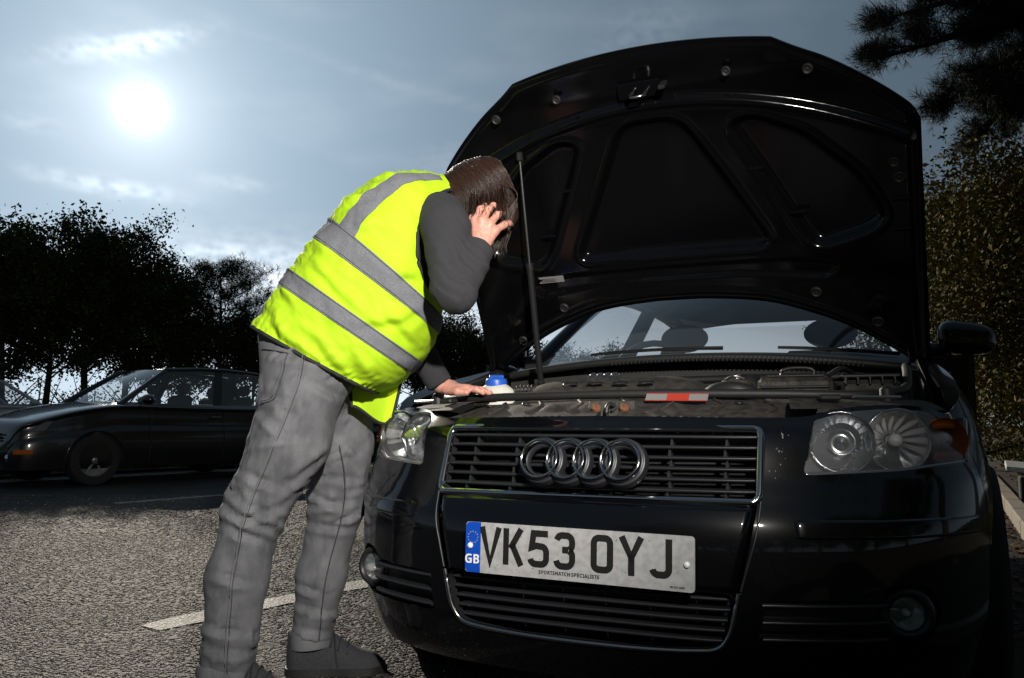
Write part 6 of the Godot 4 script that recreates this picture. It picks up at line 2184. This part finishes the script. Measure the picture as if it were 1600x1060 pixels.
	flesh([[Vector3(-0.548, 0.868, -2.245), Vector3(-0.520, 0.862, -2.405), 0.112, 0.112], [Vector3(-0.585, 0.935, -2.24), Vector3(-0.578, 0.935, -2.40), 0.098, 0.098], [Vector3(-0.50, 0.90, -2.24), Vector3(-0.49, 0.90, -2.40), 0.09, 0.09], [Vector3(-0.615, 1.0, -2.25), Vector3(-0.60, 1.0, -2.39), 0.075, 0.075], [Vector3(-0.50, 0.96, -2.25), Vector3(-0.49, 0.96, -2.39), 0.075, 0.075],
		[Vector3(-0.548, 0.862, -2.225), Vector3(-0.580, 0.675, -2.195), 0.113, 0.098], [Vector3(-0.580, 0.675, -2.195), Vector3(-0.664, 0.505, -2.195), 0.098, 0.077], [Vector3(-0.664, 0.505, -2.195), Vector3(-0.708, 0.327, -2.205), 0.077, 0.074], [Vector3(-0.708, 0.327, -2.205), Vector3(-0.729, 0.115, -2.215), 0.074, 0.070],
		[Vector3(-0.510, 0.855, -2.425), Vector3(-0.508, 0.66, -2.445), 0.110, 0.095], [Vector3(-0.508, 0.66, -2.445), Vector3(-0.508, 0.50, -2.465), 0.095, 0.080], [Vector3(-0.508, 0.50, -2.465), Vector3(-0.554, 0.285, -2.49), 0.080, 0.068], [Vector3(-0.554, 0.285, -2.49), Vector3(-0.578, 0.125, -2.505), 0.068, 0.061]], 0.0085, 0.035, jb)
	# creases: bunched at knee backs, hips and ankles
	var cn := noise(93, 1.0, 2)
	var nn := PackedVector3Array()
	nn.resize(jb.v.size())
	for k in range(0, jb.f.size(), 3):
		var a := jb.v[jb.f[k]]
		var nr := (jb.v[jb.f[k + 2]] - a).cross(jb.v[jb.f[k + 1]] - a)
		for j in 3:
			nn[jb.f[k + j]] += nr
	# [x0, y0, x1, y1, leg: 1 near, -1 far] of the larger folds
	var folds := [[-0.736, 0.545, -0.604, 0.472, 1], [-0.744, 0.504, -0.612, 0.439, 1], [-0.703, 0.586, -0.580, 0.545, 1], [-0.678, 0.463, -0.588, 0.488, 1], [-0.727, 0.447, -0.637, 0.415, 1], [-0.655, 0.777, -0.540, 0.757, 1], [-0.651, 0.741, -0.572, 0.676, 1], [-0.662, 0.659, -0.540, 0.676, 1], [-0.458, 0.676, -0.556, 0.594, 1], [-0.490, 0.611, -0.588, 0.529, 1], [-0.751, 0.333, -0.653, 0.309, 1], [-0.787, 0.202, -0.685, 0.186, 1], [-0.791, 0.153, -0.660, 0.129, 1], [-0.540, 0.823, -0.425, 0.758, 1], [-0.622, 0.887, -0.491, 0.864, 1], [-0.589, 0.514, -0.478, 0.469, -1], [-0.592, 0.468, -0.450, 0.487, -1], [-0.585, 0.423, -0.459, 0.405, -1], [-0.552, 0.560, -0.423, 0.543, -1], [-0.478, 0.432, -0.413, 0.469, -1], [-0.624, 0.193, -0.514, 0.166, -1], [-0.628, 0.129, -0.504, 0.101, -1], [-0.615, 0.248, -0.551, 0.230, -1], [-0.479, 0.671, -0.432, 0.616, -1]]
	for k in jb.v.size():
		var p := jb.v[k]
		var near := p.z > -2.33
		var knee := (0.50 if near else 0.52)
		var wk := exp(-pow((p.y - knee) / 0.085, 2.0)) + 0.8 * exp(-pow((p.y - 0.16) / 0.07, 2.0)) + 0.7 * exp(-pow((p.y - 0.80) / 0.08, 2.0)) + 0.18
		var cx := -0.66 if near else -0.52
		var ph := (p.y + (p.x - cx) * (0.45 if p.y < 0.65 else -0.55)) * 118.0 + 3.2 * cn.get_noise_3d(p.x * 7.0, p.y * 7.0, p.z * 7.0) * 3.0
		var d := wk * (0.0062 * sin(ph) * clampf(cn.get_noise_3d(p.x * 10.0, p.y * 13.0, p.z * 10.0 + 5.0) * 3.0, 0.08, 1.0)) + 0.0035 * cn.get_noise_3d(p.x * 7.0, p.y * 4.0, p.z * 7.0)
		var nv := nn[k].normalized()
		for e in folds:
			if (e[4] > 0) != near:
				continue
			var a2 := Vector2(e[0], e[1])
			var b2 := Vector2(e[2], e[3])
			var pv := Vector2(p.x, p.y)
			var c2 := Geometry2D.get_closest_point_to_segment(pv, a2, b2)
			var dd := pv.distance_to(c2)
			if dd > 0.05:
				continue
			var along_t := c2.distance_to(a2) / a2.distance_to(b2)
			var side2 := signf((b2 - a2).cross(pv - a2))
			var sd2 := dd * side2
			d += smoothstep(-0.15, 0.5, nv.z) * (0.35 + 0.65 * sin(PI * clampf(along_t, 0.05, 0.95))) * (0.0075 * exp(-pow(sd2 / 0.010, 2.0)) - 0.0070 * exp(-pow((sd2 - 0.017) / 0.009, 2.0)))
		jb.v[k] = p + nv * d
	var je := pt("jeans", jb, M.denim, o, to)
	# leg hems
	for e in [[Vector3(-0.732, 0.062, -2.215), 0.068], [Vector3(-0.580, 0.078, -2.506), 0.059]]:
		pt("hem", MB.new().lathe([Vector2(e[1] - 0.006, 0.055), Vector2(e[1] + 0.002, 0.05), Vector2(e[1] + 0.004, 0.03), Vector2(e[1] + 0.004, 0.0), Vector2(e[1] - 0.003, -0.004), Vector2(e[1] - 0.006, 0.02)], 30, Transform3D(Basis.from_euler(Vector3(0, 0, 0.08)), e[0])), M.denim, je)
	# outside seams, following the near side of each leg
	var ray := func(p: Vector3) -> Vector3:
		# nearest jeans point on the camera side at this height
		var best := -9.0
		for q in jb.v:
			if absf(q.y - p.y) < 0.006 and absf(q.x - p.x) < 0.007 and q.z < p.z and q.z > best:
				best = q.z
		return Vector3(p.x, p.y, (best if best > -9.0 else p.z - 0.1) + 0.0006)
	var seam := func(pts: Array, zmax: float, r: float, m: Material, called: String, n: int) -> void:
		var path := []
		for q in smooth_path(pts, n):
			path.append(ray.call(Vector3(q.x, q.y, zmax)))
		for it in 2:
			for k in range(1, path.size() - 1):
				path[k].z = maxf(path[k].z, (path[k - 1].z + path[k + 1].z) * 0.5)
		pt(called, MB.new().tube(path, r, 5), m, je)
	seam.call([Vector3(-0.530, 0.925, 0), Vector3(-0.545, 0.82, 0), Vector3(-0.590, 0.68, 0), Vector3(-0.655, 0.52, 0), Vector3(-0.690, 0.38, 0), Vector3(-0.705, 0.24, 0), Vector3(-0.712, 0.10, 0)], -1.9, 0.0013, M.thread, "side_seam", 7)
	seam.call([Vector3(-0.524, 0.925, 0), Vector3(-0.539, 0.82, 0), Vector3(-0.584, 0.68, 0), Vector3(-0.649, 0.52, 0), Vector3(-0.684, 0.38, 0), Vector3(-0.699, 0.24, 0), Vector3(-0.706, 0.10, 0)], -1.9, 0.0011, M.seam_dark, "side_seam", 7)
	seam.call([Vector3(-0.480, 0.66, 0), Vector3(-0.468, 0.56, 0), Vector3(-0.478, 0.46, 0), Vector3(-0.515, 0.33, 0), Vector3(-0.535, 0.22, 0), Vector3(-0.545, 0.11, 0)], -2.34, 0.0020, M.seam_dark, "inner_seam", 7)
	# back pocket and front pocket stitching
	seam.call([Vector3(-0.652, 0.915, 0), Vector3(-0.600, 0.906, 0), Vector3(-0.572, 0.900, 0)], -1.9, 0.0014, M.seam_dark, "back_pocket_top", 6)
	seam.call([Vector3(-0.574, 0.900, 0), Vector3(-0.580, 0.850, 0), Vector3(-0.596, 0.795, 0), Vector3(-0.612, 0.778, 0), Vector3(-0.640, 0.772, 0)], -1.9, 0.0014, M.seam_dark, "back_pocket_edge", 6)
	seam.call([Vector3(-0.581, 0.898, 0), Vector3(-0.587, 0.850, 0), Vector3(-0.603, 0.800, 0), Vector3(-0.618, 0.785, 0), Vector3(-0.640, 0.780, 0)], -1.9, 0.0010, M.thread, "back_pocket_stitch", 6)
	seam.call([Vector3(-0.526, 0.905, 0), Vector3(-0.505, 0.890, 0), Vector3(-0.480, 0.862, 0)], -1.9, 0.0013, M.seam_dark, "front_pocket_edge", 5)
	# ---- jumper: torso under the vest and both sleeves
	var jm := MB.new()
	jm.grid(60, 50, func(u: float, v: float): return torso(v * 8.0, u * TAU, -0.016))
	flesh([[Vector3(-0.190, 1.272, -2.165), Vector3(-0.172, 1.225, -2.105), 0.064, 0.063], [Vector3(-0.172, 1.225, -2.105), Vector3(-0.152, 1.060, -2.052), 0.063, 0.051], [Vector3(-0.152, 1.060, -2.052), Vector3(-0.140, 1.042, -2.046), 0.051, 0.046], [Vector3(-0.136, 1.042, -2.046), Vector3(-0.104, 1.130, -2.090), 0.047, 0.043], [Vector3(-0.104, 1.130, -2.090), Vector3(-0.091, 1.162, -2.104), 0.042, 0.037],
		[Vector3(-0.25, 1.24, -2.43), Vector3(-0.300, 0.985, -2.47), 0.066, 0.050], [Vector3(-0.300, 0.985, -2.47), Vector3(-0.226, 0.858, -2.471), 0.049, 0.038]], 0.0065, 0.016, jm)
	for k in jm.v.size():
		var p := jm.v[k]
		var nearby := exp(-pow((p.distance_to(eR) - 0.06) / 0.07, 2.0)) + 0.35
		var wv := sin((p.y * 0.8 + p.x * 0.9) * 170.0 + 5.0 * cn.get_noise_3d(p.x * 9.0, p.y * 9.0, p.z * 9.0))
		jm.v[k] = p + Vector3(0.55, 0.2, 0.8) * (0.0030 * nearby * wv + 0.004 * cn.get_noise_3d(p.x * 14.0, p.y * 11.0, p.z * 14.0))
	var ju := pt("jumper", jm, M.jumper, o, to)
	pt("cuff", MB.new().lathe([Vector2(0.037, -0.022), Vector2(0.041, -0.02), Vector2(0.041, 0.018), Vector2(0.036, 0.022)], 20, along(wR - eR, Vector3(-0.092, 1.160, -2.103))), M.jumper, ju)
	pt("cuff", MB.new().lathe([Vector2(0.035, -0.022), Vector2(0.039, -0.02), Vector2(0.039, 0.018), Vector2(0.033, 0.022)], 20, along(wL - eL, Vector3(-0.224, 0.856, -2.470))), M.jumper, ju)
	# ---- vest
	var vb := MB.new().grid(170, 150, func(u: float, v: float): return torso(v * 8.0, u * TAU, 0.0, 1.0))
	var ff := vb.f.duplicate()
	vb.f.clear()
	for k in range(0, ff.size(), 3):
		var c := (vb.v[ff[k]] + vb.v[ff[k + 1]] + vb.v[ff[k + 2]]) / 3.0
		if in_armhole(c) < 1.0:
			continue
		vb.tri(ff[k], ff[k + 1], ff[k + 2])
	var ve := pt("vest", vb, M.vest, o, to)
	# armhole binding: walk round the opening and lay a cord on the cloth
	for side in [1.0, -1.0]:
		var path := []
		for k in 72:
			var an := TAU * k / 72.0
			var q := Vector2(cos(an) * 0.080, sin(an) * 0.150).rotated(-0.12)
			var xy := Vector2(-0.165 + q.x, 1.205 + q.y)
			# nearest torso point of that side
			var best := 1e9
			var bp := Vector3.ZERO
			for i in range(0, vb.v.size(), 2):
				var p := vb.v[i]
				if (p.z + 2.30) * side < 0.03:
					continue
				var d := Vector2(p.x, p.y).distance_squared_to(xy)
				if d < best:
					best = d
					bp = p
			if best < 0.0009:
				path.append(bp + Vector3(0, 0, 0.002 * side))
		if path.size() > 10:
			var sm := []
			for k in path.size():
				sm.append((path[maxi(k - 1, 0)] + path[k] * 2.0 + path[mini(k + 1, path.size() - 1)]) / 4.0)
			pt("armhole_binding", MB.new().tube(sm, 0.0055, 6), M.trim, ve)
	var hem := []
	for k in 120:
		hem.append(torso(0.02, TAU * k / 120.0, 0.001, 1.0))
	pt("hem_binding", MB.new().tube(hem, 0.0055, 6, true), M.trim, ve)
	# reflective tape: two bands round the trunk, one over each shoulder
	for e in [[1.55, 2.15], [3.35, 3.95]]:
		var tp := MB.new().grid(170, 8, func(u: float, v: float): return torso(lerpf(e[0], e[1], v), u * TAU, 0.0028, 1.0))
		var tf := tp.f.duplicate()
		tp.f.clear()
		for k in range(0, tf.size(), 3):
			if in_armhole((tp.v[tf[k]] + tp.v[tf[k + 1]] + tp.v[tf[k + 2]]) / 3.0) > 1.0:
				tp.tri(tf[k], tf[k + 1], tf[k + 2])
		var bd := pt("reflective_band", tp, M.tape, ve)
		for sv in [e[0] + 0.05, e[1] - 0.05]:
			var st := []
			for k in 150:
				var an := lerpf(0.25, PI + 0.6, k / 149.0)
				var q := torso(sv, an, 0.0034, 1.0)
				if in_armhole(q) > 1.02:
					st.append(q)
			pt("stitching", MB.new().tube(st, 0.0009, 4), M.seam_dark, bd)
	for a in [2.02, 4.26]:
		pt("shoulder_band", MB.new().grid(10, 70, func(u: float, v: float): return torso(lerpf(3.95, 7.75, v), a + (u - 0.5) * 0.36, 0.0028, 1.0)), M.tape, ve)
	# the open front corner hanging below the hem
	var fp := MB.new().grid(16, 16, func(u: float, v: float):
		var a := Vector3(lerpf(-0.445, -0.315, u), lerpf(0.865, 0.845, u), -2.27 - 0.10 * u)
		var b := Vector3(lerpf(-0.440, -0.338, u), lerpf(0.770, 0.722, smoothstep(0.0, 0.75, u)) + 0.016 * smoothstep(0.8, 1.0, u), -2.29 - 0.09 * u)
		return a.lerp(b, v) + Vector3(0, 0, 0.010 * sin(u * 7.0) * v))
	var fl := pt("front_corner", fp, M.vest, ve)
	var bd := []
	for k in 17:
		bd.append(fp.v[k * 17])
	for k in range(1, 17):
		bd.append(fp.v[16 * 17 + k])
	for k in range(1, 17):
		bd.append(fp.v[(16 - k) * 17 + 16])
	pt("corner_binding", MB.new().tube(bd, 0.005, 6), M.trim, fl)
	# ---- hair: a cap on the skull and hanging locks
	var hr := MB.new()
	var hn := []
	hn.append([skull + ax * 0.030 - fc * 0.022, skull - ax * 0.02 - fc * 0.030, 0.085, 0.081])
	hn.append([skull - ax * 0.03 - fc * 0.035, skull - ax * 0.095 - fc * 0.050, 0.072, 0.048])
	hn.append([skull + ax * 0.045 + fc * 0.025, skull + ax * 0.055 + fc * 0.065, 0.066, 0.045])
	flesh(hn, 0.006, 0.02, hr)
	var ha := pt("hair", hr, M.hair, o, to)
	var rg := RandomNumberGenerator.new()
	rg.seed = 31
	var locks := MB.new()
	var side := Vector3(0, 0, 1)
	for k in 1100:
		# over the cap from the nape towards the crown, then hanging
		var an := rg.randf_range(-2.5, 2.5)
		var e0 := rg.randf_range(-0.095, 0.04)
		var e1 := rg.randf_range(0.070, 0.112)
		var path := []
		var wob := rg.randf_range(-0.25, 0.25)
		var lift := rg.randf_range(-0.003, 0.007)
		for j in 7:
			var t := j / 6.0
			var e := lerpf(e0, e1, t)
			var aa := an * (1.0 + 0.10 * t) + wob * t * t
			var r: float = (0.0885 + lift) * sqrt(maxf(0.06, 1.0 - pow((e - 0.018) / 0.122, 2.0)))
			path.append(skull + ax * e - fc * 0.024 + (-fc * cos(aa) + side * sin(aa)) * r)
		var q: Vector3 = path[6]
		var drop := rg.randf_range(0.015, 0.085) * (1.0 if absf(an) > 0.7 else 0.7)
		path.append(q + Vector3(0.006, -drop * 0.4, 0))
		path.append(q + Vector3(0.004 + rg.randf_range(-0.01, 0.006), -drop, rg.randf_range(-0.008, 0.008)))
		path = smooth_path(path, 2)
		var sc := []
		for j in path.size():
			var t: float = j / (path.size() - 1.0)
			sc.append(minf(1.0, 0.25 + t * 5.0) * lerpf(1.0, 0.15, t * t * t))
		locks.tube(path, rg.randf_range(0.0006, 0.0017), 4, false, sc)
	# hair parted on top and falling down both sides
	for k in 2600:
		var sg := 1.0 if k % 3 else -1.0
		var e0 := rg.randf_range(-0.085, 0.095)
		var end := rg.randf_range(1.55, 2.45)
		var start := rg.randf_range(-0.6, 0.9)
		var lift := rg.randf_range(-0.001, 0.009)
		var sweep_e := rg.randf_range(0.005, 0.045)
		var path := []
		for j in 8:
			var t := j / 7.0
			var e := minf(e0 + sweep_e * t * t, 0.112)
			var aa := lerpf(start, end, t) * sg + 0.08 * sin(t * 5.0 + k)
			var r: float = (0.0895 + lift * (0.4 + t)) * sqrt(maxf(0.07, 1.0 - pow((e - 0.018) / 0.124, 2.0)))
			path.append(skull + ax * e - fc * 0.024 + (-fc * cos(aa) + side * sin(aa)) * r)
		var q: Vector3 = path[7]
		var drop := rg.randf_range(0.008, 0.050)
		path.append(q + Vector3(0.003, -drop * 0.5, 0.002 * sg))
		path.append(q + Vector3(rg.randf_range(-0.006, 0.010), -drop, rg.randf_range(-0.005, 0.006)))
		path = smooth_path(path, 2)
		var sc := []
		for j in path.size():
			var t: float = j / (path.size() - 1.0)
			sc.append(minf(1.0, 0.3 + t * 6.0) * lerpf(1.0, 0.12, t * t * t))
		locks.tube(path, rg.randf_range(0.0005, 0.0013), 4, false, sc)
	# loose hair falling over the fingers
	for k in 110:
		var x0 := rg.randf_range(-0.120, -0.020)
		var p0 := Vector3(x0, 1.345 + rg.randf_range(-0.01, 0.03), skull.z + 0.078 + rg.randf_range(-0.006, 0.004))
		var p1 := Vector3(x0 + 0.008, 1.305 + rg.randf_range(-0.01, 0.01), skull.z + 0.115 + rg.randf_range(-0.02, 0.02))
		var p2 := Vector3(x0 + rg.randf_range(0.0, 0.022), 1.268 + rg.randf_range(-0.012, 0.014), skull.z + 0.150 + rg.randf_range(-0.03, 0.02))
		var p3 := p2 + Vector3(rg.randf_range(-0.006, 0.010), rg.randf_range(-0.030, -0.004), rg.randf_range(-0.006, 0.008))
		var path := smooth_path([p0, p1, p2, p3], 4)
		var sc := []
		for j in path.size():
			sc.append(lerpf(1.0, 0.12, pow(j / (path.size() - 1.0), 2.0)))
		locks.tube(path, rg.randf_range(0.0005, 0.0011), 4, false, sc)
	# long front strands
	for k in 200:
		var z := rg.randf_range(-0.07, 0.07)
		var p0 := skull + ax * 0.09 + fc * 0.01 + Vector3(0, 0, z)
		var p1 := skull + ax * 0.105 + fc * 0.055 + Vector3(0, 0, z * 1.1)
		var p2 := Vector3(-0.026 + rg.randf_range(-0.035, 0.012), 1.235 + rg.randf_range(-0.01, 0.03), skull.z + z)
		var p3 := Vector3(p2.x - 0.004 + rg.randf_range(-0.012, 0.006), 1.195 + rg.randf_range(-0.005, 0.03), skull.z + z * 0.9)
		var path := smooth_path([p0, p1, p2, p3], 5)
		var sc := []
		for j in path.size():
			sc.append(lerpf(1.0, 0.15, pow(j / (path.size() - 1.0), 2.0)))
		locks.tube(path, rg.randf_range(0.0007, 0.0018), 4, false, sc)
	pt("locks", locks, M.hair, ha)
	# ---- shoes
	for e in [[Vector3(-0.578, 0, -2.507), deg_to_rad(-6.0), "shoe"], [Vector3(-0.722, 0, -2.214), deg_to_rad(2.0), "shoe"]]:
		var sh := Node3D.new()
		sh.name = "shoe"
		o.add_child(sh, true)
		sh.position = e[0] - o.position
		sh.rotation.y = -e[1]
		# along x: heel at -0.075, toe at 0.215
		var wid := func(t: float): return knots([0.0, 0.05, 0.2, 0.45, 0.7, 0.88, 1.0], [0.014, 0.036, 0.046, 0.044, 0.050, 0.042, 0.006], t)
		var up := MB.new().grid(36, 20, func(u: float, v: float):
			var t: float = u
			var x := lerpf(-0.072, 0.212, t)
			var hgt := knots([0.0, 0.12, 0.35, 0.5, 0.7, 0.9, 1.0], [0.118, 0.136, 0.134, 0.106, 0.072, 0.052, 0.026], t)
			var a: float = lerpf(-0.15, PI + 0.15, v)
			var w: float = wid.call(t)
			return Vector3(x, 0.02 + maxf(0.0, sin(a)) * (hgt - 0.02) - 0.003 * (1.0 if sin(a) < 0 else 0.0), cos(a) * w * (1.0 + 0.12 * (1.0 - sin(a)))))
		pt("upper", up, M.suede, sh)
		var so := []
		for k in 40:
			var t := k / 39.0
			so.append(Vector2(lerpf(-0.076, 0.217, t), wid.call(t) * 1.13 + 0.002))
		for k in 40:
			var t := 1.0 - k / 39.0
			so.append(Vector2(lerpf(-0.076, 0.217, t), -wid.call(t) * 1.13 - 0.002))
		pt("sole", MB.new().plate(so, 0.020, Transform3D(Basis(Vector3.RIGHT, -PI / 2), Vector3(0, 0.022, 0))), M.rubber, sh)
		for k in 3:
			var x := 0.055 + k * 0.022
			pt("lace", MB.new().tube(smooth_path([Vector3(x, 0.080 - k * 0.010, 0.040), Vector3(x + 0.004, 0.116 - k * 0.013, 0.0), Vector3(x, 0.080 - k * 0.010, -0.040)], 5), 0.0026, 5), M.trim, sh)
		pt("lace_end", MB.new().tube(smooth_path([Vector3(0.06, 0.116, 0.0), Vector3(0.068, 0.096, 0.036), Vector3(0.072, 0.050, 0.046), Vector3(0.078, 0.028, 0.052)], 5), 0.0024, 5), M.trim, sh)
